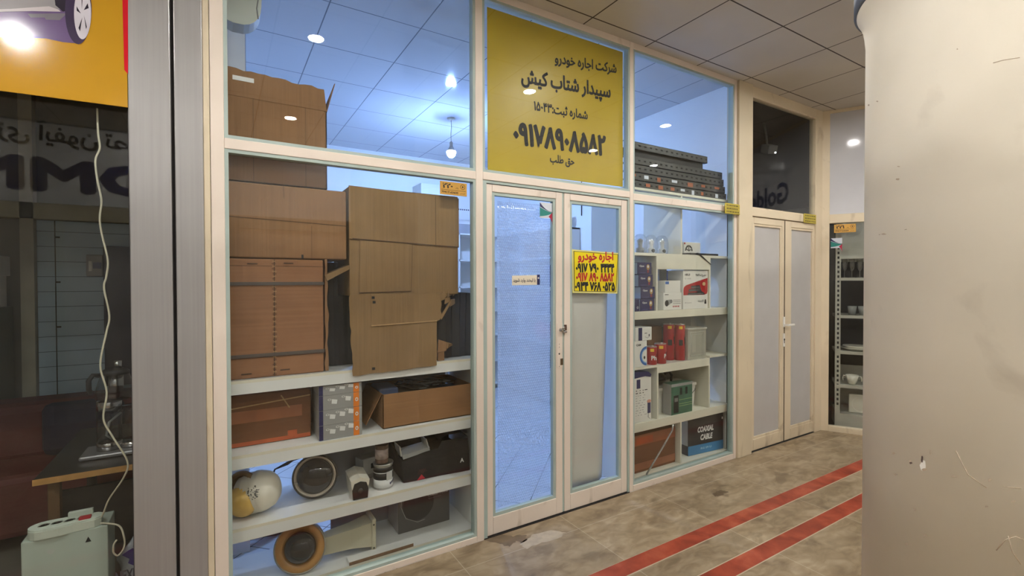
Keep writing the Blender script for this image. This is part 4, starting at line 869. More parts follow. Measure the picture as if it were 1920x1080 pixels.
def meter_tag(label, x0, x1, z0, z1, y):
    t = thing('yellow_tag', label, 'tag', (x0, y, z0)); mb = MB(); mb.box((x0, y, z0), (x1, y+0.004, z1), ytag, 0.001); mb.build('plate', t)
    mb = MB(); r = random.Random(4); h = z1-z0
    for k in range(3):
        z = z1-h*(0.2+0.3*k); x = x0+0.02
        while x < x1-0.03:
            l_ = r.uniform(0.01, 0.035); mb.box((x, y-0.0005, z-0.006), (min(x+l_, x1-0.012), y, z+0.006), M('olive print', (110, 98, 40), 0.6)); x += l_+0.006
        mb.box((x0+0.004, y-0.0004, z-h*0.16), (x1-0.004, y, z-h*0.14), M('olive print', (110, 98, 40), 0.6))
    mb.build('print', t)
meter_tag('small yellow tag with three printed lines at the corner of the right window', 3.67, 3.878, 2.148, 2.238, -0.026)
meter_tag('small yellow tag over the frosted double door', 4.978, 5.215, 2.153, 2.245, -0.006)
# poster on the neighbour's glass
t = thing('car_poster', 'yellow poster showing a car wheel on the left shop glass', 'poster', (-1.2, 0.0, 2.29)); yp = -0.012
mb = MB(); mb.prism([(-2.6, yp, 2.245), (-0.323, yp, 2.296), (-0.323, yp, CEIL), (-2.6, yp, CEIL)], (0, 0.004, 0), M('glossy amber poster', (190, 142, 34), 0.13, var=0.02)); mb.build('sheet', t)
mb = MB(); yt = yp-0.0006
def pp_(pts, m, k=0): mb.poly([(lambda v: (v.x, yt-0.0004*k, v.z))(P(x, y, yt)) for x, y in pts], m)
pp_([(228, -60), (240, -60), (240, 139), (233, 131), (231, 60)], M('red poster print', (206, 30, 44), 0.13), 0)
shp = M('purple grey print', (104, 84, 124), 0.13); 
pp_([(-200, -60), (150, -60), (150, 40), (152, 82), (118, 79), (86, 72), (40, 70), (-200, 66)], shp, 0)
pp_([(-200, -60), (130, -60), (128, 22), (90, 12), (60, 17), (20, 20), (-200, 26)], M('silver car print', (150, 146, 148), 0.13), 1)
pp_([(-200, 22), (20, 17), (60, 14), (92, 12), (110, 18), (114, 22), (60, 21), (10, 22), (-200, 30)], M('pale car print', (196, 186, 190), 0.13), 2)
pp_([(52, 26), (126, 25), (112, 38), (86, 37), (84, 33), (58, 33)], M('grey car print', (118, 112, 122), 0.13), 2)
pp_([(96, -60), (130, -60), (130, 20), (118, 22), (104, 10)], M('dark car print', (44, 38, 50), 0.13), 2)
def ell(cx, cy, rx, ry, m, k, n=36): pp_([(cx+rx*cos(2*pi*i/n), cy+ry*sin(2*pi*i/n)) for i in range(n)], m, k)
ell(147, 20, 25, 63, M('dark tyre print', (60, 50, 74), 0.13), 3); ell(155, 25, 16, 49, M('silver wheel print', (205, 200, 208), 0.13), 4)
for a in range(5):
    t0 = a*1.256+0.5; pp_([(155+3*cos(t0), 25+8*sin(t0)), (155+11*cos(t0+0.25), 25+38*sin(t0+0.25)), (155+12*cos(t0+0.5), 25+36*sin(t0+0.5))], M('dark car print', (44, 38, 50), 0.13), 5)
mb.build('picture', t)
# neighbour shop pane
window('window_9', -2.6, -0.322, 0.0, 2.9, 'dark shop pane left of the metal pier', frame=M('dark frame', (60, 58, 56), 0.5), bd=0.004)

#%%RIGHTWIN
# ------------------------------------------------------------------ right display window
RX0, RX1 = 2.625, 3.893
t = thing('shelving_unit', 'white pigeonhole shelving unit behind the lower right shop window', 'shelf', (3.25, SY, 0))
RS = [1.790, 1.335, 0.903, 0.470, 0.058]; shelfpaint = M('yellowed white shelf', (222, 218, 200), 0.4, var=0.04)
def shelf(x0, x1, z, th): 
    mb = MB(); mb.box((x0, SY, z-th), (x1, SD, z), shelfpaint, 0.002); mb.build('shelf', t)
shelf(RX0, RX1, RS[0], 0.022); shelf(RX0, RX1, RS[1], 0.062); shelf(2.945, 3.605, RS[2], 0.066); shelf(RX0, 2.945, RS[2], 0.018); shelf(3.605, RX1, RS[2]+0.018, 0.018); shelf(RX0, RX1, RS[3], 0.068); shelf(RX0, RX1, RS[4], 0.05); shelf(RX0, RX1, 2.29, 0.02)
mb = MB(); mb.box((2.935, SY, 1.665), (3.612, SY+0.016, 1.77), shelfpaint, 0.002); mb.build('fascia', t)
for x, za, zb in ((3.237, 1.79, 2.27), (2.945, 1.335, 1.768), (3.607, 1.335, 1.768), (2.955, 0.47, 0.885), (3.603, 0.47, 0.85), (3.235, 0.058, 0.402)):
    mb = MB(); mb.box((x-0.009, SY+0.002, za), (x+0.009, SD, zb), shelfpaint, 0.002); mb.build('divider', t)
for x in (RX0-0.005, RX1-0.012):
    mb = MB(); mb.box((x-0.004, SY+0.01, 0.0), (x+0.006, SD, 2.27), melamine, 0.001); mb.build('side_panel', t)
mb = MB(); mb.box((2.95, SD, 0.905), (3.885, SD+0.01, 1.27), M('grey back board', (150, 150, 152), 0.6)); mb.build('back_panel', t); mb = MB(); mb.box((2.96, SD, 0.47), (3.6, SD+0.01, 0.84), M('grey back board', (150, 150, 152), 0.6)); mb.build('back_panel', t)
# slotted steel angles on top
ang = M('dark grey slotted steel', (78, 78, 76), 0.45, 0.4, var=0.12); slotm = M('slot hole', (18, 17, 17), 0.9); rustt = M('orange sticker', (170, 96, 60), 0.5)
def angle(x0, x1, y, z, label, stickers=False):
    t = thing('slotted_steel_post', label, 'steel post', (x0, y, z), None)
    mb = MB(); mb.box((x0, y, z), (x1, y+0.003, z+0.058), ang); mb.box((x0, y, z+0.055), (x1, y+0.035, z+0.058), ang); mb.box((x0, y, z), (x1, y+0.035, z+0.003), ang)
    x = x0+0.03
    while x < x1-0.03:
        mb.box((x-0.012, y-0.0006, z+0.024), (x+0.012, y, z+0.036), slotm); x += 0.062
    mb.disc((x1-0.02, y-0.0006, z+0.03), 0.008, slotm); mb.build('post_body', t)
    if stickers:
        mb = MB(); r = random.Random(int(z*1000)); x = x0+0.05
        while x < x1-0.1: mb = MB(); mb.box((x, y-0.001, z+0.008+r.uniform(0, .02)), (x+r.uniform(.03, .07), y-0.0006, z+0.045), rustt if r.random() > .4 else M('pale sticker', (210, 216, 226), 0.4)); mb.build('sticker', t); x += r.uniform(.12, .22)
    return t
zz = 2.291
for x1, yy, zo, st, lb_ in ((3.87, 0.10, 0.0, True, 'slotted steel post lowest of the pile above the right shelves'), (3.855, 0.102, 0.062, True, 'slotted steel post second from the bottom of the pile'), (3.84, 0.105, 0.125, False, 'slotted steel post third from the bottom of the pile'), (3.825, 0.11, 0.188, False, 'slotted steel post fourth from the bottom, just below the short one')):
    angle(2.63, x1, yy, zz+zo, lb_, st)
tp = angle(2.63, 3.61, 0.105, zz+0.300, 'short slotted steel post on top of the pile with shadow painted into its underside')
mb = MB(); mb.box((2.63, 0.13, zz+0.248), (3.58, 0.19, zz+0.300), M('steel darkened for shadow gap', (52, 52, 51), 0.5, 0.4)); mb.build('channel', tp)  # steel coloured darker, standing in for the shadow under the top post
# --- top bays
def dome_lamp(px, py, label, kind):
    p = P(px, py, 0.22); t = thing('clear_dome', label, 'glass dome', (min(max(p.x, 2.70), 3.165), 0.22, RS[0])); c = V((min(max(p.x, 2.70), 3.165), 0.22, RS[0]))
    mb = MB(); mb.lathe([(0.03, 0.001), (0.034, 0.006), (0.03, 0.04), (0.034, 0.05), (0.02, 0.055), (0.02, 0.09), (0.026, 0.11), (0.012, 0.125), (0, 0.127)], whiteplastic if kind else greyplastic, c, n=24); mb.ball((c.x, c.y-0.02, c.z+0.03), 0.02, black if kind else greyplastic, n=14, k=8); mb.build('core', t)
    mb = MB(); mb.lathe([(0.05, 0.002), (0.055, 0.05), (0.056, 0.10), (0.048, 0.135), (0.03, 0.158), (0.0, 0.166)], glass('clear dome plastic', (0.93, 0.94, 0.95), 0.09, 0.02, 1.6, 0.35), c, n=32); mb.build('cover', t)
dome_lamp(1200, 460, 'frosty clear dome, leftmost of three on the top right shelf', 0); dome_lamp(1220, 460, 'clear dome with white core, middle of three on the shelf', 1); dome_lamp(1245, 460, 'clear dome with black eye, rightmost of three on the shelf', 1)
x0, x1, z0, z1 = fb(1282, 454, 1313, 474, 0.16)
t = thing('small_camera_box', 'small white box with a round black emblem on the top shelf', 'box', (x0, 0.16, RS[0]+0.02))
mb = MB(); mb.box((x0+0.005, 0.16, RS[0]+0.021), (x1, 0.28, RS[0]+0.115), whitecard, 0.002); mb.build('carton_body', t)
mb = MB(); cx = x0+0.065; cz = RS[0]+0.04; mb.disc((cx, 0.159, cz), 0.05, black, r0=0.034, a0=0, a1=pi)
for a in (0.5, 1.57, 2.64): mb.tube([(cx, 0.159, cz), (cx+0.045*cos(a), 0.159, cz+0.045*sin(a))], 0.005, greyink, 6)
mb.box((x0+0.005, 0.159, RS[0]+0.095), (x0+0.02, 0.16, RS[0]+0.11), redp); mb.build('print', t)
mb = MB(); mb.box((x0-0.0, 0.09, RS[0]+0.001), (P(1345, 477, 0.1).x, 0.33, RS[0]+0.018), black, 0.003)
a = P(1310, 477, 0.068); b = P(1333, 496, 0.066); mb.prism([(a.x, 0.09, RS[0]+0.018), (a.x+0.03, 0.09, RS[0]+0.018), (a.x+0.03, 0.066, RS[0]+0.004), (a.x, 0.066, RS[0]+0.004)], (0, 0, 0.002), black); mb.prism([(a.x, 0.066, RS[0]+0.005), (a.x+0.025, 0.066, RS[0]+0.005), (b.x+0.008, 0.066, b.z), (b.x, 0.066, b.z)], (0, 0.003, 0), black)
tag(mb.build('black_case', loc=(x0, 0.1, RS[0])), 'flat black case with a strap hanging over the shelf edge', 'case')
# --- second level: navy boxes
def navy_box(label):
    t = thing('navy_product_box', label, 'box', (0, 0, 0), 'navy boxes stacked in the left pigeonhole')
    mb = MB(); mb.box((0, 0, 0), (0.155, 0.17, 0.094), navy, 0.0015); mb.box((-0.0006, 0.003, 0.003), (0, 0.168, 0.091), M('pale blue side', (176, 194, 214), 0.4)); mb.build('carton_body', t)
    mb = MB(); mb.text('Opus', (0.022, -0.0006, 0.064), U, W, 0.02, whiteink, 0.02, 'l', width=0.05); mb.disc((0.115, -0.0006, 0.058), 0.018, M('dull gold print', (176, 140, 80), 0.4), rz=1.25); mb.poly([(0.104, -0.0005, 0.034), (0.127, -0.0005, 0.034), (0.124, -0.0005, 0.016), (0.115, -0.0005, 0.011), (0.106, -0.0005, 0.016)], M('dark red print', (130, 26, 40), 0.4)); mb.disc((0.115, -0.0009, 0.062), 0.009, whiteink, rz=1.2)
    mb.box((0.02, -0.0006, 0.012), (0.085, 0, 0.015), M('dim blue print', (80, 84, 140), 0.4)); mb.build('print', t); return t
n0 = navy_box('navy printed box at the bottom of the stack of four'); xs = [P(1201, 570, 0.085).x, P(1201, 545, 0.085).x, P(1197.5, 520, 0.085).x, P(1195, 498, 0.085).x]
n0.location = (xs[0]-0.002, 0.085, RS[1]+0.001); WLOC[n0.name] = V(n0.location)
for k, l_ in ((1, 'navy printed box second from the bottom of the stack'), (2, 'navy printed box third from the bottom of the stack'), (3, 'navy printed box on top of the stack of four')): dup(n0, (xs[k]+(0.004, 0.0, 0.002)[k-1], 0.085, RS[1]+0.001+0.0955*k), l_)
mb = MB(); mb.box((2.632, 0.09, RS[1]+0.001), (xs[0]-0.008, 0.26, RS[1]+0.095), navy, 0.0015); mb.text('O', (xs[0]-0.026, 0.0893, RS[1]+0.03), U, W, 0.018, whiteink, 0.02)
tag(mb.build('navy_carton', loc=(2.65, 0.1, RS[1]+0.001)), 'navy box half hidden by the frame, left of the stack', 'box')
def carton(name, label, cat, r, zb, y, d, m, z1=None):
    """plain carton standing on zb; r = picture rectangle of its front"""
    x0, x1, z0, zt = fb(*r, y); zt = z1 or zt; x0 = max(x0, 2.636); x1 = 3.592 if x0 < 3.58 and 3.592 < x1 < 3.70 else x1; t = thing(name, label, cat, ((x0+x1)/2, y, zb)); mb = MB(); mb.box((x0, y, zb+0.001), (x1, y+d, zt), m, 0.002); mb.build('carton_body', t); return t, x0, x1, zt
t, x0, x1, zt = carton('grey_carton', 'grey white box behind the two camera boxes', 'box', (1236, 501, 1250, 577), RS[1], 0.26, 0.12, greycard)
t, x0, x1, zt = carton('camera_carton', 'white camera box with a picture of a bullet camera, below another box', 'box', (1244, 549, 1278, 578), RS[1], 0.09, 0.16, whitecard)
cbx0, cbz = x0, zt
mb = MB(); y = 0.089; cz = RS[1]+0.055; cx = x0+0.05; mb.T = frame_at((cx, 0.0888, cz), (0, -1, 0)); mb.T = Matrix()
mb.disc((cx-0.012, y, cz), 0.022, black, rz=1.15); mb.poly([(cx-0.01, y+.0002, cz-0.025), (cx-0.01, y+.0002, cz+0.026), (cx+0.03, y+.0002, cz+0.03), (cx+0.032, y+.0002, cz-0.006)], greyplastic); mb.disc((cx+0.04, y, cz+0.014), 0.016, greyink)
for k in range(3): mb.box((cx+0.062, y, cz+0.022-0.014*k), (x1-0.012, y+0.0005, cz+0.026-0.014*k), greyink)
for k in range(4): mb.disc((cx+0.068+0.021*k, y, cz-0.028), 0.007, redp)
mb.box((x0+0.015, y, zt-0.018), (x0+0.06, y+0.0005, zt-0.013), ink); mb.build('print', t)
t, x0, x1, zt = carton('small_white_carton', 'plain white box with blue sticker on the camera box', 'box', (1247, 526, 1276, 549), cbz, 0.095, 0.15, whitecard)
mb = MB(); mb.box((x0+0.004, 0.094, zt-0.03), (x0+0.045, 0.095, zt-0.008), bluep); mb.build('print', t)
t, x0, x1, zt = carton('navy_carton', 'tall navy box standing behind the white camera boxes', 'box', (1265, 507, 1288, 575), RS[1], 0.27, 0.12, navy); mb = MB(); mb.box((x0+0.03, 0.269, zt-0.11), (x0+0.075, 0.27, zt-0.03), greycard); mb.build('print', t)
# white and red network switch box
t, x0, x1, zt = carton('switch_carton', 'large white box with a red diagonal band and black devices', 'box', (1281, 507, 1333, 575), RS[1], 0.085, 0.16, whitecard)
h = zt-RS[1]; wd = x1-x0; y = 0.0844
def q_(u, v, k=0): return (x0+u*wd, y-0.0004*k, RS[1]+v*h)
mb = MB(); mb.poly([q_(0.01, .36), q_(.01, .5), q_(.03, .57), q_(.12, .62), q_(.99, .81), q_(.99, .45), q_(.96, .39), q_(.85, .36)], redp)
for k, (u0, u1, v) in enumerate(((.17, .85, .36), (.2, .66, .45), (.3, .66, .53))): mb.poly([q_(u0, v, 2), q_(u1, v+.01, 2), q_(u1-.03, v+.075, 2), q_(u0+.02, v+.065, 2)], M('device print', (52, 50, 52), 0.4)); mb.poly([q_(u0+.02, v+.02, 3), q_(u1-.04, v+.03, 3), q_(u1-.04, v+.045, 3), q_(u0+.02, v+.035, 3)], greyink)
mb.poly([q_(.3, .6, 1), q_(.66, .62, 1), q_(.74, .46, 1), q_(.9, .38, 1), q_(.68, .37, 1)], M('device print', (52, 50, 52), 0.4)); mb.disc(q_(.83, .65, 3), 0.02, M('pale gold print', (206, 176, 130), 0.4), rz=.8)
mb.text('HRUI', q_(.06, .89, 1), U, W, h*0.06, ink, 0.02, 'l', width=wd*0.2); mb.text('سوئیچ شبکه PoE'.replace('PoE', '').strip().replace('ئ', 'ی'), q_(.93, .88, 1), U, W, h*0.09, ink, 0.02, 'r', width=wd*0.32); mb.text('PoE', q_(.5, .885, 1), U, W, h*0.06, ink, 0.02, 'l', width=wd*0.11)
mb.text('1G  10/100', q_(.06, .79, 1), U, W, h*0.035, greyink, 0, 'l', width=wd*.24); mb.text('8+2 ports', q_(.07, .16, 1), U, W, h*0.035, ink, 0, 'l', width=wd*.26); mb.disc(q_(.9, .21, 1), 0.01, ink); mb.box(q_(.86, .12, 1), q_(.94, .185, 1.5), ink); mb.text('الکترونیک', q_(.82, .2, 1), U, W, h*0.07, ink, 0.01, 'r', width=wd*.24); mb.build('print', t)
# --- third level
t, x0, x1, zt = carton('wire_cam_carton', 'white box with a blue ring print at the left of the third level', 'box', (1185, 641, 1213, 685), RS[2], 0.085, 0.16, whitecard)
mb = MB(); mb.text('CAM', (x1-0.118, 0.0842, zt-0.03), U, W, 0.018, ink, 0.03, 'l', width=0.05); mb.disc((x1-0.005, 0.0842, RS[2]+0.082), 0.075, M('blue print', (40, 96, 170), 0.4), r0=0.058, a0=pi*.5, a1=pi*1.5); mb.disc((x1-0.005, 0.0843, RS[2]+0.082), 0.058, M('light blue print', (120, 170, 220), 0.4), r0=0.05, a0=pi*.5, a1=pi*1.5); mb.disc((x1-0.028, 0.0842, RS[2]+0.07), 0.009, ink, rz=1.4); mb.build('print', t)
wz = zt
t, x0, x1, zt = carton('small_cam_carton', 'small white and navy box standing on the white ring box', 'box', (1191, 615, 1222, 640), wz, 0.087, 0.12, whitecard)
mb = MB(); mb.box((x0+0.035, 0.086, wz+0.003), (x0+0.075, 0.087, zt-0.002), navy); mb.disc((x1-0.03, 0.086, wz+0.04), 0.006, ink, rz=1.6); mb.box((x1-0.08, 0.0862, wz+0.055), (x1-0.055, 0.087, wz+0.06), ink); mb.tube([(x1-0.075, 0.0862, wz+0.03), (x1-0.05, 0.0862, wz+0.018), (x1-0.028, 0.0862, wz+0.03)], 0.001, greyink, 5); mb.build('print', t)
redc = M('red tin', (168, 22, 30), 0.3, 0.2, var=0.06)
def red_can(px, y, r, h, label, txt=None, ang_=-100, zb=None):
    p = P(px, 660, y); zb = RS[2] if zb is None else zb; c = (p.x, y, zb); t = thing('red_can', label, 'can', c, None)
    mb = MB(); mb.lathe([(r-0.002, 0.001), (r, 0.004), (r, h-0.004), (r-0.002, h)], redc, c, n=36); mb.build('can_body', t)
    mb = MB(); mb.lathe([(0, h-0.002), (r-0.01, h-0.002), (r-0.006, h+0.004), (r-0.001, h+0.004), (r, h-0.002)], canm, c, n=36); ld = mb.build('lid', t); mb = MB(); mb.lathe([(0.0, h-0.001), (0.008, h-0.001), (0.008, h+0.008), (0, h+0.008)], whiteplastic, (c[0]+r*0.3, c[1], c[2]), n=16); mb.build('cap', ld)
    mb = MB()
    def patch(a0, a1, z0, z1, m):
        n = 6; A = [radians(a0+(a1-a0)*i/n) for i in range(n+1)]; rr = r+0.0006
        vs = [(c[0]+rr*cos(a), c[1]+rr*sin(a), zb+z) for a in A for z in (z0, z1)]; mb.add(vs, [(2*i, 2*i+2, 2*i+3, 2*i+1) for i in range(n)], m)
    patch(-150, -110, h-0.036, h-0.012, yellowp); patch(-78, -40, h-0.03, h-0.008, yellowp) if h > 0.2 else None
    if h > 0.2:
        patch(-150, -105, h*0.42, h*0.58, black); patch(-80, -30, h*0.45, h*0.62, black); patch(-84, -40, h*0.55, h*0.66, black)
    if txt:
        a = radians(ang_); mb.text(txt, (c[0]+(r+0.001)*cos(a), c[1]+(r+0.001)*sin(a), zb+h*0.4), (-sin(a), cos(a), 0), W, 0.035, whiteink, 0.03)
        patch(-75, -45, h*0.45, h*0.6, black)
    mb.build('label', t)
red_can(1221.5, 0.125, 0.042, 0.142, 'short red can next to the white ring box', 'Ph', -112); red_can(1238, 0.125, 0.047, 0.158, 'short red can in front of the tall red cans', 'P', -88)
red_can(1254, 0.205, 0.046, 0.302, 'tall red can, left of the pair in the third level'); red_can(1274.5, 0.145, 0.042, 0.300, 'tall red can beside the clear plastic bin')
red_can(1360, 0.20, 0.055, 0.29, 'tall red can with yellow band at the far right of the shelf', zb=RS[2]+0.018)
t, x0, x1, zt = carton('brown_carton', 'small brown box behind the red cans', 'box', (1215, 613, 1241, 690), RS[2], 0.30, 0.14, card)
t, x0, x1, zt = carton('clear_bin', 'cloudy clear plastic bin next to the tall red cans', 'bin', (1290, 617, 1338, 678), RS[2], 0.10, 0.27, M('cloudy plastic', (168, 166, 152), 0.25, var=0.06))
mb = MB(); h = zt-RS[2]; wd = x1-x0
for k in (0.12, 0.2): mb.tube([(x0+wd*k, 0.099, RS[2]+h*k), (x1-wd*k, 0.099, RS[2]+h*k), (x1-wd*k, 0.099, zt-h*k), (x0+wd*k, 0.099, zt-h*k), (x0+wd*k, 0.099, RS[2]+h*k)], 0.002, M('pale cloudy plastic', (192, 190, 178), 0.25), 6)
mb.box((x0-0.006, 0.094, zt-0.012), (x1+0.006, 0.375, zt+0.004), M('pale cloudy plastic', (192, 190, 178), 0.25), 0.004); mb.build('rim', t)
t, x0, x1, zt = carton('navy_white_carton', 'narrow white box with navy top right of the clear bin', 'box', (1340, 624, 1347, 664), RS[2]+0.018, 0.30, 0.1, whitecard); mb = MB(); mb.box((x0, 0.299, zt-0.07), (x1, 0.3, zt-0.004), navy); mb.build('print', t)
# --- fourth level
t, x0, x1, zt = carton('worn_carton', 'worn white printed box with torn navy top, lower left pigeonhole', 'box', (1185, 709, 1221, 787), RS[3], 0.085, 0.2, whitecard)
h = zt-RS[3]; mb = MB(); y = 0.0843
mb.prism([(x0, 0.083, zt-0.01), (x1-0.07, 0.083, zt+0.0), (x1-0.01, 0.083, zt-0.012), (x1, 0.083, zt+0.006), (x1-0.03, 0.083, zt+0.03), (x0, 0.083, zt+0.05)], (0, 0.15, 0), navy); mb.box((x0+0.05, y, zt-0.09), (x0+0.09, y+.0005, zt-0.02), navy); mb.build('torn_top', t)
mb = MB(); r = random.Random(8)
for k in range(11):
    z = zt-0.11-0.019*k; x = x0+0.04
    while x < x1-0.07: l_ = r.uniform(.008, .03); mb.box((x, y, z), (x+l_, y+.0004, z+0.006 if k < 2 else z+0.003), ink if k < 2 else greyink); x += l_+r.uniform(.006, .03)
mb.lathe([(0.02, 0.03), (0.024, 0.06), (0.02, 0.13)], navy, (x1-0.022, 0.0835, RS[3]), n=16, sx=1.0) if False else mb.box((x1-0.042, y, RS[3]+0.06), (x1-0.008, y+.0005, RS[3]+0.15), navy)
mb.disc((x1-0.026, y-0.0004, RS[3]+0.155), 0.024, M('salmon print', (206, 150, 130), 0.4), rz=.55); mb.tube([(x1-0.03, y, RS[3]+0.06), (x1-0.035, y, RS[3]+0.03), (x1-0.015, y, RS[3]+0.015)], 0.0014, ink, 5); mb.build('print', t)
teal = M('green teal print', (58, 104, 84), 0.3, var=0.35, scale=9)
t, x0, x1, zt = carton('green_carton', 'green printed meter box in front of the white bucket', 'box', (1259, 721, 1298, 776), RS[3], 0.08, 0.09, teal)
h = zt-RS[3]; wd = x1-x0; mb = MB(); mb.box((x0, 0.0794, zt-0.025), (x1, 0.08, zt-0.002), greycard); mb.box((x0-0.0006, 0.082, RS[3]+0.003), (x0, 0.168, zt-0.003), greycard); mb.box((x0+wd*.1, 0.079, RS[3]+h*.06), (x0+wd*.33, 0.0796, RS[3]+h*.62), black); mb.box((x0+wd*.14, 0.0786, RS[3]+h*.42), (x0+wd*.3, 0.0792, RS[3]+h*.54), greyink)
for v in (.25, .32, .45): mb.box((x0+wd*.36, 0.0793, RS[3]+h*v), (x0+wd*.98, 0.0797, RS[3]+h*(v+.015)), M('pale green print', (150, 180, 120), 0.3))
for u in (.4, .66): mb.box((x0+wd*u, 0.0793, RS[3]+h*.62), (x0+wd*(u+.1), 0.0797, RS[3]+h*.85), black)
mb.build('print', t)
x0, x1, z0, z1 = fb(1236, 735, 1313, 780, 0.15); x0 = max(x0, 2.985); x1 = min(x1, 3.555)
t = thing('white_bucket', 'white rectangular tub with a wire handle behind the green box', 'tub', ((x0+x1)/2, 0.2, RS[3]))
mb = MB(); mb.prism([(x0+0.012, 0.19, RS[3]+0.001), (x1-0.012, 0.19, RS[3]+0.001), (x1, 0.18, RS[3]+0.185), (x0, 0.18, RS[3]+0.185)], (0, 0.2, 0), whiteplastic); mb.build('tub_body', t)
mb = MB(); mb.box((x0-0.008, 0.172, RS[3]+0.185), (x1+0.008, 0.39, RS[3]+0.21), whiteplastic, 0.004); mb.build('lid', t)
mb = MB(); mb.tube([(x1+0.012, 0.2, RS[3]+0.175), (x1-0.01, 0.175, RS[3]+0.145), (x1-0.09, 0.174, RS[3]+0.095), (x1-0.15, 0.174, RS[3]+0.07)], 0.003, greyink); mb.ball((x1+0.01, 0.2, RS[3]+0.17), 0.012, greyplastic, n=12, k=8); mb.build('wire_handle', t)
mb = MB(); mb.ball(((x0+0.1), 0.28, RS[3]+0.211+0.055), 0.11, M('black plastic film', (30, 29, 31), 0.25, var=0.3, bump=0.6, bscale=12), sq=(1, 0.7, 0.5), n=28, k=16); mb.tube([(x0+0.12, 0.2, RS[3]+0.32), (x0+0.17, 0.19, RS[3]+0.335), (x0+0.2, 0.19, RS[3]+0.30), (x0+0.19, 0.19, RS[3]+0.25)], 0.011, black)
tag(mb.build('black_pouch', loc=(x0+0.1, 0.28, RS[3]+0.21)), 'black plastic wrapped bundle lying on the white tub', 'bundle')
# --- bottom level
x0, x1, z0, z1 = fb(1180, 820, 1266, 880, 0.12)
t = thing('taped_carton', 'brown taped carton in the lower left pigeonhole by the floor', 'box', ((x0+x1)/2, 0.12, RS[4])); zt = RS[4]+0.30
mb = MB(); mb.box((2.64, 0.12, RS[4]+0.001), (x1, 0.42, zt), carddark, 0.004); mb.build('carton_body', t)
mb = MB(); mb.box((2.64, 0.1185, zt-0.085), (x1-0.002, 0.12, zt-0.004), tape); mb.box((2.76, 0.118, zt-0.075), (2.95, 0.119, zt-0.02), tapeo); mb.box((2.64, 0.1185, RS[4]+0.02), (x1-0.002, 0.12, RS[4]+0.075), tape); mb.build('tape_strip', t)
a = PZ(1290, 856, RS[4]); b = PZ(1356, 841, RS[4])
t = thing('coaxial_carton', 'black and blue coaxial cable box in the lower right pigeonhole', 'box', (a.x, a.y, RS[4])); an = math.atan2(b.y-a.y, b.x-a.x); wd = (b-a).length; H = 0.325; T_ = Matrix.Translation((a.x, a.y, RS[4]+0.001)) @ Matrix.Rotation(an, 4, 'Z')
bb = M('sky blue print', (48, 124, 176), 0.4); bk = M('black navy print', (26, 26, 34), 0.4)
mb = MB(); mb.T = T_; mb.box((0, 0, 0), (wd, 0.2, H), bk, 0.002); mb.box((0.001, -0.0006, 0.002), (wd-0.001, 0, 0.082), bb); mb.box((-0.0006, 0.003, 0.085), (0, 0.197, H-0.003), M('grey white side', (190, 188, 184), 0.4)); mb.build('carton_body', t)
mb = MB(); mb.T = T_; mb.text('COAXIAL', (wd*.48, -0.001, 0.212), U, W, 0.052, whiteink, 0.045, 'c', width=wd*.46, shear=.15); mb.text('CABLE', (wd*.50, -0.001, 0.142), U, W, 0.052, whiteink, 0.045, 'c', width=wd*.34, shear=.15); mb.text('RG 59 U', (wd*.5, -0.001, 0.045), U, W, 0.018, M('pale blue ink', (170, 206, 226), 0.4), 0.02, 'c', width=wd*.3); mb.box((wd*.95, -0.001, 0.27), (wd*.985, 0, 0.29), whiteink); mb.disc((-0.0008, -0.002, 0.25), 0.001, black)
for k in range(2): mb.prism([(-0.001, 0.15-0.06*k, 0.10), (-0.001, 0.165-0.06*k, 0.10), (-0.001, 0.19-0.03*k, 0.25), (-0.001, 0.175-0.03*k, 0.25)], (0.0004, 0, 0), black)
mb.build('print', t)
a = P(1262, 806, 0.066); b = P(1212, 890, 0.05)
mb = MB(); mb.tube([(a.x, 0.068, RS[3]-0.07), (a.x-0.008, 0.066, a.z), tuple(a.lerp(b, .35)), tuple(a.lerp(b, .7)), tuple(b)], 0.007, M('braided silver hose', (170, 168, 162), 0.3, 0.7, var=0.3, scale=120)); tag(mb.build('braided_hose', loc=(b.x, 0.06, 0.06)), 'thin silver braided hose leaning before the taped carton', 'hose')


#%%INTERIOR
# ------------------------------------------------------------------ inside the shop
def rack(name, label, x0, x1, y0, y1, zs, top, ends):
    t = thing(name, label, 'shelf', ((x0+x1)/2, (y0+y1)/2, 0))
    for z in zs: mb = MB(); mb.box((x0, y0, z-0.02), (x1, y1, z), melamine); mb.build('shelf', t)
    for a in ends: mb = MB(); mb.box(a[0], a[1], melamine); mb.build('side_panel', t)
    return t
BZ = (0.08, 0.42, 0.80, 1.15, 1.50, 1.88, 2.25)
rack('storage_rack', 'white shelves along the back wall of the shop', 2.2, 3.5, 3.52, 3.88, BZ, 2.25, [((x-0.01, 3.52, 0), (x+0.01, 3.88, 2.25)) for x in (2.2, 2.85, 3.49)])
rack('storage_rack', 'white shelves along the right wall of the shop', 3.52, 3.89, 2.16, 3.88, BZ, 2.25, [((3.52, y-0.01, 0), (3.89, y+0.01, 2.25)) for y in (2.17, 3.0, 3.87)])
def solid(name, label, cat, a, b, m, bev=0.003): mb = MB(); mb.box(a, b, m, bev); return tag(mb.build(name, loc=((a[0]+b[0])/2, (a[1]+b[1])/2, a[2])), label, cat)
mb = MB(); mb.box((2.30, 3.55, 2.251), (2.80, 3.88, 2.90), whitecard, 0.003); mb.tube([(2.60, 3.548, 2.86), (2.60, 3.548, 2.80), (2.615, 3.548, 2.785), (2.63, 3.548, 2.80), (2.63, 3.548, 2.86)], 0.004, greyink, 6)
tag(mb.build('white_carton', loc=(2.55, 3.7, 2.251)), 'white carton on top of the back shelves', 'box')
mb = MB(); mb.box((2.83, 3.54, 2.251), (3.20, 3.85, 2.385), M('grey bubble carton', (150, 152, 158), 0.5), 0.003)
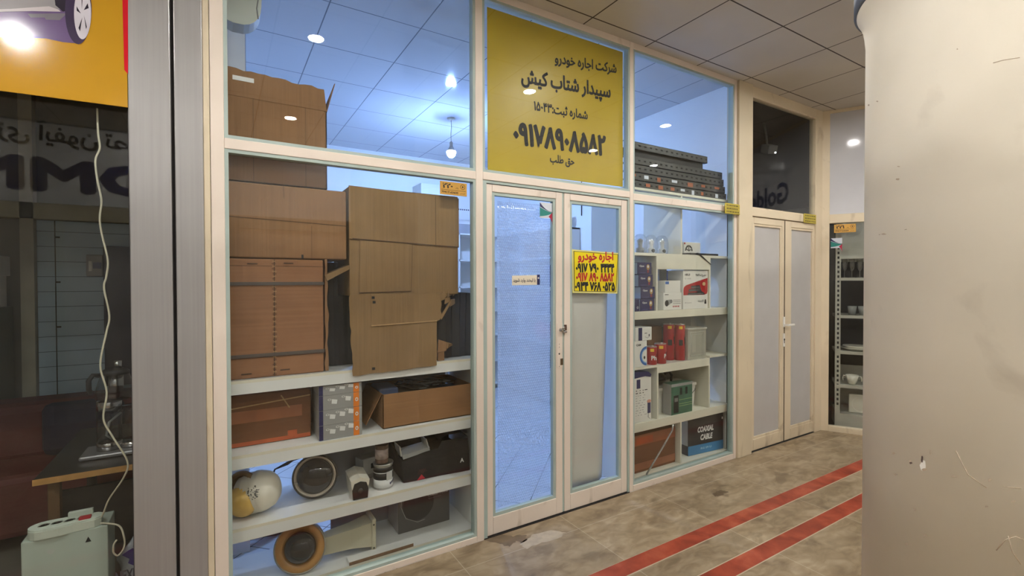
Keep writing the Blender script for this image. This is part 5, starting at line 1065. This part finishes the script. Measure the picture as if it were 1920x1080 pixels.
for k in range(12): mb.disc((2.85+0.03*k, 3.539, 2.585), 0.011, M('dark holes', (60, 62, 80), 0.7), n=10)
tag(mb.build('grey_carton', loc=(3.0, 3.7, 2.251)), 'grey carton with a row of dark holes on the back shelves', 'box')
solid('olive_carton', 'olive box on the right wall shelves, seen through bubble wrap', 'box', (3.55, 2.62, 1.501), (3.83, 2.95, 1.74), M('olive card', (150, 150, 110), 0.6))
solid('dark_carton', 'dark navy box on the right wall shelves behind the door', 'box', (3.54, 2.22, 1.501), (3.83, 2.5, 1.78), navy)
mb = MB(); mb.ball((3.66, 2.62, 0.801+0.13), 0.17, M('red plastic bag', (196, 60, 90), 0.4, var=0.2, bump=0.4, bscale=14), sq=(0.75, 1, 0.76), n=24); tag(mb.build('red_bag', loc=(3.66, 2.62, 0.80)), 'red bag on the right wall shelves, blurred by bubble wrap', 'bag')
for z, y, h, m, l_ in ((0.42, 2.7, 0.26, M('grey tool case', (110, 112, 116), 0.5), 'grey case on a low right wall shelf'), (1.15, 2.75, 0.25, M('slate box', (96, 100, 118), 0.5), 'slate box on the right wall shelf under the olive box'), (1.15, 2.40, 0.30, M('slate box', (96, 100, 118), 0.5), 'slate box nearest the door on the right wall shelf'), (1.88, 2.8, 0.2, card, 'brown box high on the right wall shelves')):
    solid('shelf_box', l_, 'box', (3.56, y-0.14, z+0.001), (3.84, y+0.14, z+h), m)
solid('navy_carton', 'navy box standing on the shop floor by the right wall', 'box', (3.70, 1.47, 0.001), (3.885, 1.72, 0.49), navy)
# wall conduit and small lamp right of the door view
mb = MB(); mb.tube([(3.893, 2.13, 2.4), (3.893, 2.13, 2.8), (3.893, 2.13, CEIL)], 0.006, black); tag(mb.build('wall_cable', loc=(3.893, 2.13, 2.4)), 'dark cable running up the right wall of the shop', 'cable')
mb = MB(); mb.lathe([(0.05, 0.0), (0.05, 0.02), (0.02, 0.03), (0.02, 0.09), (0.045, 0.11), (0.05, 0.17), (0.03, 0.20), (0, 0.205)], greyplastic, (3.72, 2.28, 2.251), n=24); tag(mb.build('small_lamp', loc=(3.72, 2.28, 2.251)), 'small grey lamp standing on top of the right wall shelves', 'lamp')
# white sheet hung behind the right leaf
mb = MB(); vs = []; fs = []; nx, nz = 16, 20
for j in range(nz+1):
    f = j/nz; xr = 2.455-0.06*f
    for i in range(nx+1):
        u = i/nx; vs.append((2.028+(xr-2.028)*u, 0.068+0.006*sin(4*u+f)+(0.05*max(0, u-0.78)/0.22), 1.56-1.44*f))
for j in range(nz):
    for i in range(nx): fs.append((j*(nx+1)+i, j*(nx+1)+i+1, (j+1)*(nx+1)+i+1, (j+1)*(nx+1)+i))
mb.add(vs, fs, M('off white sheet', (206, 203, 196), 0.55, var=0.03), True); o = mb.build('white_sheet', loc=(2.25, 0.07, 0.12)); sm = o.modifiers.new('thick', 'SOLIDIFY'); sm.thickness = 0.002
tag(o, 'white plastic sheet hung behind the right door glass under the notice', 'sheet')
# pale rounded casing high inside the left window
mb = MB(); pr = [(-0.025, CEIL-0.02), (-0.025, 2.83), (0.06, 2.805)]+[(0.09+0.09*cos(a), 2.91+0.105*sin(a)) for a in [radians(-80+16*i) for i in range(6)]]+[(0.184, 3.0), (0.18, CEIL-0.02)]
mb.prism([(x, 0.10, z) for x, z in pr], (0, 0.10, 0), M('pale green grey casing', (176, 180, 170), 0.4, var=0.04)); mb.tube([(0.165, 0.098, 3.1), (0.172, 0.098, 2.98), (0.16, 0.098, 2.90), (0.166, 0.098, 2.85)], 0.003, greyink, 6)
tag(mb.build('wall_air_unit', loc=(0.05, 0.25, 2.8)), 'pale rounded casing fixed high inside the upper left window', 'air unit')
mb = MB(); mb.box((0.132, 1.0, 2.3), (0.15, 1.06, CEIL), M('blue grey duct', (150, 158, 176), 0.5)); tag(mb.build('wall_duct', loc=(0.14, 1.0, 2.3)), 'slim duct on the left wall above the tall carton', 'duct')

#%%LEFTSHOP
# ------------------------------------------------------------------ neighbouring shop on the left
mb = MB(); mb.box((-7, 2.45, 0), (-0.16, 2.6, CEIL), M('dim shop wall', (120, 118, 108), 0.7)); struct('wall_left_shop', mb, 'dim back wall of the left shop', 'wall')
slat = M('blue grey slat board', (168, 190, 204), 0.45, var=0.05); groove = M('groove', (84, 96, 104), 0.7)
mb = MB(); mb.box((-1.185, 2.41, 0.0), (-0.165, 2.44, 2.045), slat)
for k in range(17): mb.box((-1.185, 2.408, 0.12+0.115*k), (-0.165, 2.411, 0.124+0.115*k), groove)
mb.box((-1.086, 2.4075, 0.0), (-1.080, 2.411, 2.045), black)
for z in (1.92, 1.575, 1.23): mb.box((-1.083, 2.407, z-0.006), (-1.055, 2.41, z+0.006), black)
tag(mb.build('slat_board', loc=(-0.7, 2.43, 0)), 'blue grey slatted wall board in the left shop', 'board')
mb = MB(); mb.box((-1.265, 2.36, 0), (-1.19, 2.45, CEIL), M('pale post paint', (170, 166, 146), 0.5)); mb.box((-2.7, 2.36, 2.05), (-0.165, 2.45, 2.17), M('pale post paint', (170, 166, 146), 0.5)); struct('trim_7', mb, 'pale post and beam inside the left shop', 'frame')
t = thing('switch_box', 'small grey switch box on the slatted board', 'switch', (-0.84, 2.40, 1.7)); mb = MB(); mb.box((-0.90, 2.385, 1.62), (-0.80, 2.409, 1.79), greyplastic, 0.004); mb.build('housing', t); mb = MB(); mb.box((-0.885, 2.38, 1.66), (-0.865, 2.386, 1.74), whiteplastic, 0.002); mb.box((-0.86, 2.38, 1.68), (-0.81, 2.386, 1.73), navy); mb.build('switch_row', t)
solid('dark_board', 'dark navy board leaning on the slatted board behind the cable', 'board', (-0.79, 2.34, 0.75), (-0.20, 2.40, 1.86), M('dark navy board paint', (24, 26, 44), 0.4))
# low shelf with white cartons on the far left
mb = MB(); mb.box((-2.3, 2.0, 0.0), (-1.30, 2.35, 1.40), M('dull green cabinet', (96, 104, 92), 0.5), 0.004); tag(mb.build('low_cabinet', loc=(-1.8, 2.2, 0)), 'dull green cabinet at the back of the left shop', 'cabinet')
for (a, b, l_) in (((-1.52, 2.1, 1.401), (-1.32, 2.3, 1.62), 'white carton at the bottom, on the green cabinet'), ((-1.40, 2.1, 1.621), (-1.30, 2.3, 1.76), 'small white carton on top of the other on the green cabinet')): solid('white_carton', l_, 'box', a, b, whitecard)
# sofa
red = M('dark red upholstery', (86, 34, 32), 0.7, var=0.15, bump=0.15, bscale=40)
t = thing('sofa', 'dark red sofa at the back of the left shop', 'sofa', (-1.2, 1.6, 0))
mb = MB(); mb.box((-2.3, 1.26, 0.10), (-0.3, 1.95, 0.46), red, 0.04); mb.build('seat', t)
mb = MB(); mb.box((-2.3, 1.66, 0.42), (-0.3, 1.96, 0.80), red, 0.06); mb.build('backrest', t)
mb = MB(); mb.box((-0.50, 1.26, 0.1), (-0.3, 1.95, 0.62), red, 0.05); mb.build('armrest', t)
for x in (-2.2, -0.4): mb = MB(); mb.box((x-0.03, 1.30, 0), (x+0.03, 1.38, 0.11), black); mb.build('leg', t)
mb = MB(); mb.box((-0.98, 1.55, 0.462), (-0.57, 1.655, 0.80), M('dark navy cushion cloth', (26, 26, 48), 0.8), 0.05); tag(mb.build('cushion', loc=(-0.75, 1.6, 0.462)), 'dark navy cushion leaning on the dark red sofa', 'cushion')
# table
wood = M('raw wood edge', (176, 132, 76), 0.6, var=0.15, scale=20); btop = M('black table top', (30, 28, 27), 0.3, var=0.1)
t = thing('table', 'small table with black top and wooden edge in the left shop', 'table', (-0.4, 0.75, 0))
mb = MB(); mb.box((-0.715, 0.35, 0.675), (-0.16, 1.20, 0.70), btop); mb.build('table_top', t)
mb = MB(); mb.box((-0.717, 0.346, 0.674), (-0.16, 0.35, 0.701), wood); mb.build('edge_strip', t)
for x, y in ((-0.66, 0.42), (-0.20, 0.42), (-0.66, 1.14), (-0.20, 1.14)): mb = MB(); mb.box((x-0.02, y-0.02, 0), (x+0.02, y+0.02, 0.675), black if y > 1 else M('dark wood leg', (92, 66, 40), 0.6)); mb.build('leg', t)
mb = MB(); mb.box((-0.69, 0.44, 0.30), (-0.17, 0.46, 0.60), black); mb.build('modesty_panel', t)
# tea maker
kg = glass('kettle glass', (0.80, 0.82, 0.82), 0.06, 0.0, 1.5); tea = M('dark tea', (46, 14, 14), 0.2)
kc = V((-0.492, 0.60, 0.701))
t = thing('tea_maker', 'glass and steel tea maker with a kettle on top, on the table', 'tea maker', kc)
mb = MB(); mb.box((kc.x-0.105, kc.y-0.085, kc.z), (kc.x+0.22, kc.y+0.10, kc.z+0.022), M('grey base steel', (150, 150, 152), 0.3, 0.7), 0.008); mb.lathe([(0.052, 0.022), (0.052, 0.06), (0.05, 0.062)], chrome, kc, n=36); mb.build('base', t)
mb = MB(); mb.lathe([(0.050, 0.062), (0.050, 0.225)], kg, kc, n=36); mb.build('lower_jar', t)
mb = MB(); mb.lathe([(0.051, 0.225), (0.051, 0.268), (0.046, 0.272)], chrome, kc, n=36); mb.build('band', t)
mb = MB(); k2 = kc+V((0.025, 0, 0)); mb.lathe([(0.055, 0.272), (0.082, 0.285), (0.080, 0.32), (0.062, 0.385), (0.056, 0.41)], kg, k2, n=36); mb.lathe([(0.054, 0.274), (0.080, 0.287), (0.078, 0.312), (0, 0.313)], tea, k2, n=36); mb.build('kettle', t)
mb = MB(); mb.lathe([(0.059, 0.402), (0.059, 0.418), (0.04, 0.43), (0, 0.434)], black, k2, n=36); lid = mb.build('lid', t); mb = MB(); mb.lathe([(0.0, 0.43), (0.014, 0.43), (0.016, 0.468), (0, 0.47)], chrome, k2+V((0.012, 0, 0)), n=20); mb.build('knob', lid); mb = MB(); mb.lathe([(0.03, 0.31), (0.03, 0.40), (0, 0.401)], chrome, k2+V((0.004, 0, 0)), n=24); mb.build('strainer', t)
mb = MB(); mb.tube([k2+V((-0.06, 0, 0.40)), k2+V((-0.085, -0.01, 0.405)), k2+V((-0.10, -0.015, 0.38)), k2+V((-0.10, -0.015, 0.335)), k2+V((-0.092, -0.012, 0.315))], 0.011, black); mb.build('handle', t)
c = PZ(246, 838, 0.701); jc = V((-0.40, 0.62, 0.723))
t = thing('glass_jug', 'clear glass jug beside the tea maker, partly behind the metal pier', 'jug', jc)
mb = MB(); mb.lathe([(0.055, 0.0), (0.06, 0.01), (0.06, 0.10), (0.045, 0.18), (0.045, 0.21)], kg, jc, n=32); mb.build('jug_body', t); mb = MB(); mb.lathe([(0.061, 0.0), (0.061, 0.03)], chrome, jc, n=32); mb.build('band', t)
mb = MB(); mb.tube([jc+V((-0.045, -0.02, 0.18)), jc+V((-0.09, -0.04, 0.14)), jc+V((-0.10, -0.05, 0.08)), jc+V((-0.06, -0.03, 0.03))], 0.006, greyplastic); mb.build('handle', t)
# white cabinet with power strip, cable and plastic bag
ph = P(38.5, 1018, 0.16); pr_ = P(202, 985, 0.16); bz = (ph.z+pr_.z)/2
mb = MB(); mb.box((ph.x, 0.16, 0.0), (pr_.x, 0.32, bz), M('pale mint cabinet paint', (172, 184, 172), 0.45, var=0.03), 0.004); mb.poly([(pr_.x-0.075, 0.159, bz-0.055), (pr_.x-0.055, 0.159, bz-0.055), (pr_.x-0.065, 0.159, bz-0.032)], black); mb.disc((ph.x+0.09, 0.159, bz-0.06), 0.012, M('scuff', (176, 182, 174), 0.6))
tag(mb.build('white_cabinet', loc=(ph.x, 0.16, 0)), 'low white metal cabinet at the bottom left, power strip on top', 'cabinet')
sx0, sx1 = P(44, 995, 0.15).x, P(192, 968, 0.2).x; L_ = sx1-sx0
t = thing('power_strip', 'white power strip with red switch lying on the low white cabinet', 'power strip', ((sx0+sx1)/2, 0.22, bz)); wp = M('pale green white plastic', (190, 198, 184), 0.3, var=0.03)
def outline(w0, z): 
    pts = []
    for i in range(9): a = pi/2+pi*i/8; pts.append((sx0+0.05+0.05*cos(a), 0.20+w0*sin(a), z))
    pts += [(sx0+L_*0.45, 0.20-w0, z), (sx0+L_*0.62, 0.20-w0*0.8, z), (sx1-0.02, 0.20-w0*0.75, z), (sx1, 0.20-w0*0.4, z), (sx1, 0.20+w0*0.4, z), (sx1-0.02, 0.20+w0*0.75, z), (sx0+L_*0.62, 0.20+w0*0.85, z), (sx0+L_*0.45, 0.20+w0, z)]
    return pts
mb = MB(); mb.prism(outline(0.052, bz+0.001), (0, 0, 0.032), wp); mb.prism(outline(0.046, bz+0.033), (0, 0, 0.006), wp); mb.box((sx0+L_*0.5, 0.225, bz+0.035), (sx0+L_*0.85, 0.245, bz+0.062), wp, 0.003); mb.build('strip_body', t)
for k in range(4):
    x = sx0+0.05+L_*0.17*k; mb = MB(); mb.lathe([(0.021, 0.0392), (0.021, 0.0415), (0.018, 0.0415), (0.017, 0.0392)], wp, (x, 0.20, bz), n=24)
    so = mb.build('socket', t)
    for d in (-0.008, 0.008): mb = MB(); mb.lathe([(0.003, 0.0393), (0.003, 0.0396), (0, 0.0396)], black, (x+d, 0.20, bz), n=10); mb.build('pin_hole', so)
mb = MB(); mb.box((sx1-0.075, 0.175, bz+0.037), (sx1-0.035, 0.20, bz+0.05), M('red switch', (150, 20, 34), 0.3), 0.003); mb.build('switch', t)
cabm = M('ivory cable', (206, 200, 176), 0.45)
cp = [(182, 203), (184, 250), (187, 278), (179, 300), (182, 335), (190, 375), (187, 410), (191, 440), (202, 488), (199, 520), (195, 540), (205, 592), (199, 625), (188, 685), (200, 735), (194, 785), (212, 820), (239, 865), (232, 895), (205, 935), (193, 958)]
pts = [P(x, y, 0.055) for x, y in cp[:-3]]+[P(232, 895, 0.08), P(205, 935, 0.13), P(194, 962, 0.17), V((sx1-0.005, 0.19, bz+0.025))]
def smooth(pts, k=6):
    out = []
    for i in range(len(pts)-1):
        p0, p1, p2, p3 = pts[max(i-1, 0)], pts[i], pts[i+1], pts[min(i+2, len(pts)-1)]
        for j in range(k):
            t_ = j/k; out.append(0.5*((2*p1)+(p2-p0)*t_+(2*p0-5*p1+4*p2-p3)*t_*t_+(3*p1-p0-3*p2+p3)*t_**3))
    return out+[pts[-1]]
mb = MB(); mb.tube(smooth(pts), 0.0036, cabm); tag(mb.build('hanging_cable', loc=tuple(pts[0])), 'ivory cable hanging down behind the left shop glass to the power strip', 'cable')
lp = [V((sx1-0.002, 0.17, bz+0.012)), P(222, 985, 0.15), P(232, 1005, 0.14), P(233, 1025, 0.14), P(222, 1041, 0.14), P(213, 1036, 0.14), P(213, 1022, 0.14), P(219, 1012, 0.145)]
mb = MB(); mb.tube(smooth(lp), 0.0036, cabm); tag(mb.build('looped_cable', loc=tuple(lp[0])), 'ivory cable looping down beside the plastic bag', 'cable')
bc = P(238, 1040, 0.27)
t = thing('plastic_bag', 'crumpled white plastic bag with navy print beside the low cabinet', 'bag', (bc.x+0.03, 0.3, 0))
mb = MB(); vs = []; fs = []; r = random.Random(6); n, k = 26, 18
for j in range(k+1):
    f = j/k; rad = 0.105*(1-0.15*f)*(1 if f < 0.72 else max(0.12, 1-(f-0.72)*2.6)); z = 0.002+(bc.z+0.11)*f
    for i in range(n): a = 2*pi*i/n; q = rad*(1+0.13*sin(5*a+7*f)+0.09*sin(9*a-11*f)+r.uniform(-.04, .04)); vs.append((bc.x+0.075+q*cos(a), 0.30+q*0.8*sin(a), z))
for j in range(k):
    for i in range(n): fs.append((j*n+i, j*n+(i+1) % n, (j+1)*n+(i+1) % n, (j+1)*n+i))
mb.add(vs, fs, M('crinkled white plastic', (190, 194, 200), 0.25, var=0.12, bump=0.6, bscale=22), True); mb.build('bag_body', t)
mb = MB(); mb.poly([(P(x, y, 0.185).x, 0.185, P(x, y, 0.185).z) for x, y in ((228, 1041), (238, 1034), (248, 1028), (260, 1030), (262, 1060), (250, 1060), (240, 1056), (243, 1048))], M('navy bag print', (44, 32, 110), 0.4)); q = P(243, 1077, 0.184); mb.text('NEXEN', q, U, W, 0.05, M('grey bag print', (92, 98, 104), 0.4), 0.03, 'c', width=0.10); mb.build('print', t)

#%%ENDSHOP
# ------------------------------------------------------------------ crockery shelves in the end shop (local axes of the angled wall)
def PE(px, py, d):
    o = EO+EN*d; rr = ray(px, py); t_ = (o-CAM).dot(EN)/rr.dot(EN); h = CAM+rr*t_; return (h-EO).dot(ED), h.z
upm = M('grey white rack steel', (180, 178, 166), 0.4, 0.2)
t = thing('rack_shelving', 'white steel rack with crockery behind the end shop window', 'shelf', TE @ V((0.6, 0.35, 0)))
ux0 = PE(1566, 600, 0.16)[0]; ux1 = PE(1576, 600, 0.16)[0]
mb = EW(); mb.box((ux0, 0.16, 0.02), (ux1, 0.20, 2.28), upm)
z = 0.25
while z < 1.95: mb.box((ux0+(ux1-ux0)*0.35, 0.1592, z), (ux0+(ux1-ux0)*0.72, 0.16, z+0.026), slotm); z += 0.05
mb.build('post', t)
EZ = [1.60, 1.205, 0.825, 0.468, 0.165]; sh0 = ux0+0.01
for i, z in enumerate(EZ):
    mb = EW(); th = 0.03 if i < 4 else 0.16; mb.box((sh0, 0.155, z-th), (2.3, 0.60, z), upm); mb.build('shelf', t)
mb = EW(); mb.box((ux1, 0.60, 0.02), (2.3, 0.61, 0.62), upm); mb.box((ux1, 0.60, 1.78), (2.3, 0.61, 2.28), upm); mb.box((ux1, 0.16, 1.80), (2.3, 0.60, 1.83), upm); mb.build('back_panel', t)
mb = EW(); mb.box((ux1, 0.62, 0.6), (2.3, 0.63, 1.80), M('black rack cloth', (16, 15, 16), 0.8)); tag(mb.build('black_backing', loc=TE @ V((0.6, 0.62, 0.6))), 'black backing behind the crockery rack', 'backing')
gg = glass('goblet glass', (0.86, 0.87, 0.86), 0.08, 0.05, 2.2, 0.5)
def at(px, d, z): return TE @ V((PE(px, 540, d)[0], d, z))
for px, l_ in ((1583, 'glass goblet nearest the rack post, upper shelf of the end shop'), (1597, 'glass goblet in the middle of the visible row of three'), (1612, 'glass goblet next to the column, upper shelf of the end shop')):
    c = at(px, 0.24, EZ[0]); t = thing('goblet', l_, 'glass', c, 'goblets on the upper rack shelf'); mb = MB(); mb.lathe([(0.026, 0.001), (0.024, 0.004), (0.005, 0.008), (0.004, 0.07), (0.010, 0.078), (0.026, 0.11), (0.028, 0.15), (0.025, 0.215)], gg, c, n=28); mb.build('glass_body', t)
for px, l_ in ((1598, 'cloudy tumbler standing alone at the left of its shelf'), (1618, 'cloudy tumbler half hidden by the column')):
    c = at(px, 0.24, EZ[1]); mb = MB(); mb.lathe([(0.0, 0.002), (0.03, 0.001), (0.042, 0.095), (0.039, 0.095), (0.028, 0.008)], M('cloudy glass', (120, 122, 118), 0.2, var=0.05), c, n=28); tag(mb.build('tumbler', loc=tuple(c)), l_, 'glass', 'tumblers in the end shop')
por = M('white porcelain', (206, 202, 186), 0.2, var=0.02)
c = at(1606, 0.30, EZ[2])
for k, l_ in enumerate(('white plate, lower of two on the middle rack shelf', 'white plate, upper of two on the middle rack shelf')): mb = MB(); mb.lathe([(0, 0.002), (0.07, 0.001), (0.14-0.02*k, 0.032), (0.138-0.02*k, 0.036), (0.066, 0.008), (0, 0.008)], por, c+V((0, 0, 0.018*k)), n=40); tag(mb.build('plate', loc=tuple(c)), l_, 'plate', 'plates in the end shop')
for px, l_ in ((1599, 'white two handled bowl on the rack shelf above the square dish'), (1638, 'white two handled bowl mostly behind the column')):
    c = at(px, 0.24, EZ[3]); t = thing('handled_bowl', l_, 'bowl', c, 'white handled bowls'); mb = MB(); mb.lathe([(0, 0.001), (0.03, 0.001), (0.042, 0.03), (0.058, 0.10), (0.055, 0.10), (0.038, 0.03), (0, 0.012)], por, c, n=32); mb.build('bowl_body', t)
    for s_ in (-1, 1): mb = MB(); mb.tube([c+ED*(s_*0.054)+V((0, 0, 0.085)), c+ED*(s_*0.075)+V((0, 0, 0.09)), c+ED*(s_*0.083)+V((0, 0, 0.065)), c+ED*(s_*0.08)+V((0, 0, 0.035))], 0.006, por); mb.build('handle', t)
x0 = PE(1592, 740, 0.22)[0]
mb = EW(); mb.box((x0, 0.24, EZ[4]+0.001), (x0+0.22, 0.27, EZ[4]+0.20), por, 0.01); mb.disc((x0+0.11, 0.2385, EZ[4]+0.1), 0.085, M('pale porcelain', (216, 212, 198), 0.2), r0=0.078); tag(mb.build('square_dish', loc=TE @ V((x0, 0.24, EZ[4]))), 'white square dish standing upright on the lowest rack shelf', 'dish')

# dim things behind the dark upper pane
t = thing('security_camera', 'small security camera with a white light behind the dark upper pane', 'camera', (5.15, 0.35, 3.0)); dg = M('dim grey plastic', (96, 94, 90), 0.5)
mb = MB(); mb.T = frame_at((5.18, 0.45, 3.02), (-0.5, -0.8, -0.35)); mb.box((-0.05, -0.045, -0.12), (0.05, 0.045, 0.05), dg, 0.006); mb.build('camera_body', t)
mb = MB(); mb.T = frame_at((5.18, 0.45, 3.02), (-0.5, -0.8, -0.35)); mb.lathe([(0.0, 0.052), (0.009, 0.052)], emis('indicator led', (1, 1, 1), 4.0), (0.03, -0.03, 0), n=16); mb.build('indicator', t)
mb = MB(); mb.tube([(5.2, 0.5, 3.06), (5.21, 0.52, 3.2), (5.2, 0.54, CEIL)], 0.012, dg); mb.build('bracket', t)

#%%OPPOSITE
# ------------------------------------------------------------------ shop sign across the corridor, seen mirrored in the left pane
def RY(px, py, y):
    p = P(px, py, 0.03); d = ray(px, py); d.y = -d.y; return p + d*((y-p.y)/d.y)
yo = -4.49
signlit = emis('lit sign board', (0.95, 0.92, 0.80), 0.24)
t = thing('shop_sign', 'pale sign board with blue lettering across the corridor', 'sign', (-1.5, -4.45, 2.45))
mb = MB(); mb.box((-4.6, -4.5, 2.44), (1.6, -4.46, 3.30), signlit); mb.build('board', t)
a = RY(185, 330, -4.455); b = RY(77, 328, -4.455); zt = RY(120, 303, -4.455).z; zb = RY(120, 357, -4.455).z; mw = abs(a.x-b.x)
g = text_geo('M', 0.0); gw = g[3]-g[2]; gC = text_geo('COMMAX', 0.0); gCO = text_geo('CO', 0.0); k = mw/gw
mb = MB(); mb.text('COMMAX', (a.x+(gCO[3]-gCO[2])*k*1.03, -4.458, (zt+zb)/2), (-1, 0, 0), W, zt-zb, M('deep blue letters', (24, 30, 96), 0.5), 0.0, 'l', width=(gC[3]-gC[2])*k, fat=0.1)
mb.text('بازسازی آیفون تصویری', (a.x-2.64*mw, -4.458, RY(150, 258, -4.455).z), (-1, 0, 0), W, 0.27, M('dark sign ink', (40, 34, 44), 0.5), 0.0, 'r', width=4.26*mw, fat=0.02); mb.build('lettering', t)
mb = MB(); mb.box((-4.6, -4.5, 2.27), (1.6, -4.42, 2.40), M('pale post paint', (170, 166, 146), 0.5))
for x in (-4.5, -2.95, -1.52, 0.1, 1.55): mb.box((x-0.05, -4.5, 0), (x+0.05, -4.43, 2.27), M('pale post paint', (170, 166, 146), 0.5))
struct('trim_8', mb, 'pale shop front frame across the corridor', 'frame')

#%%END
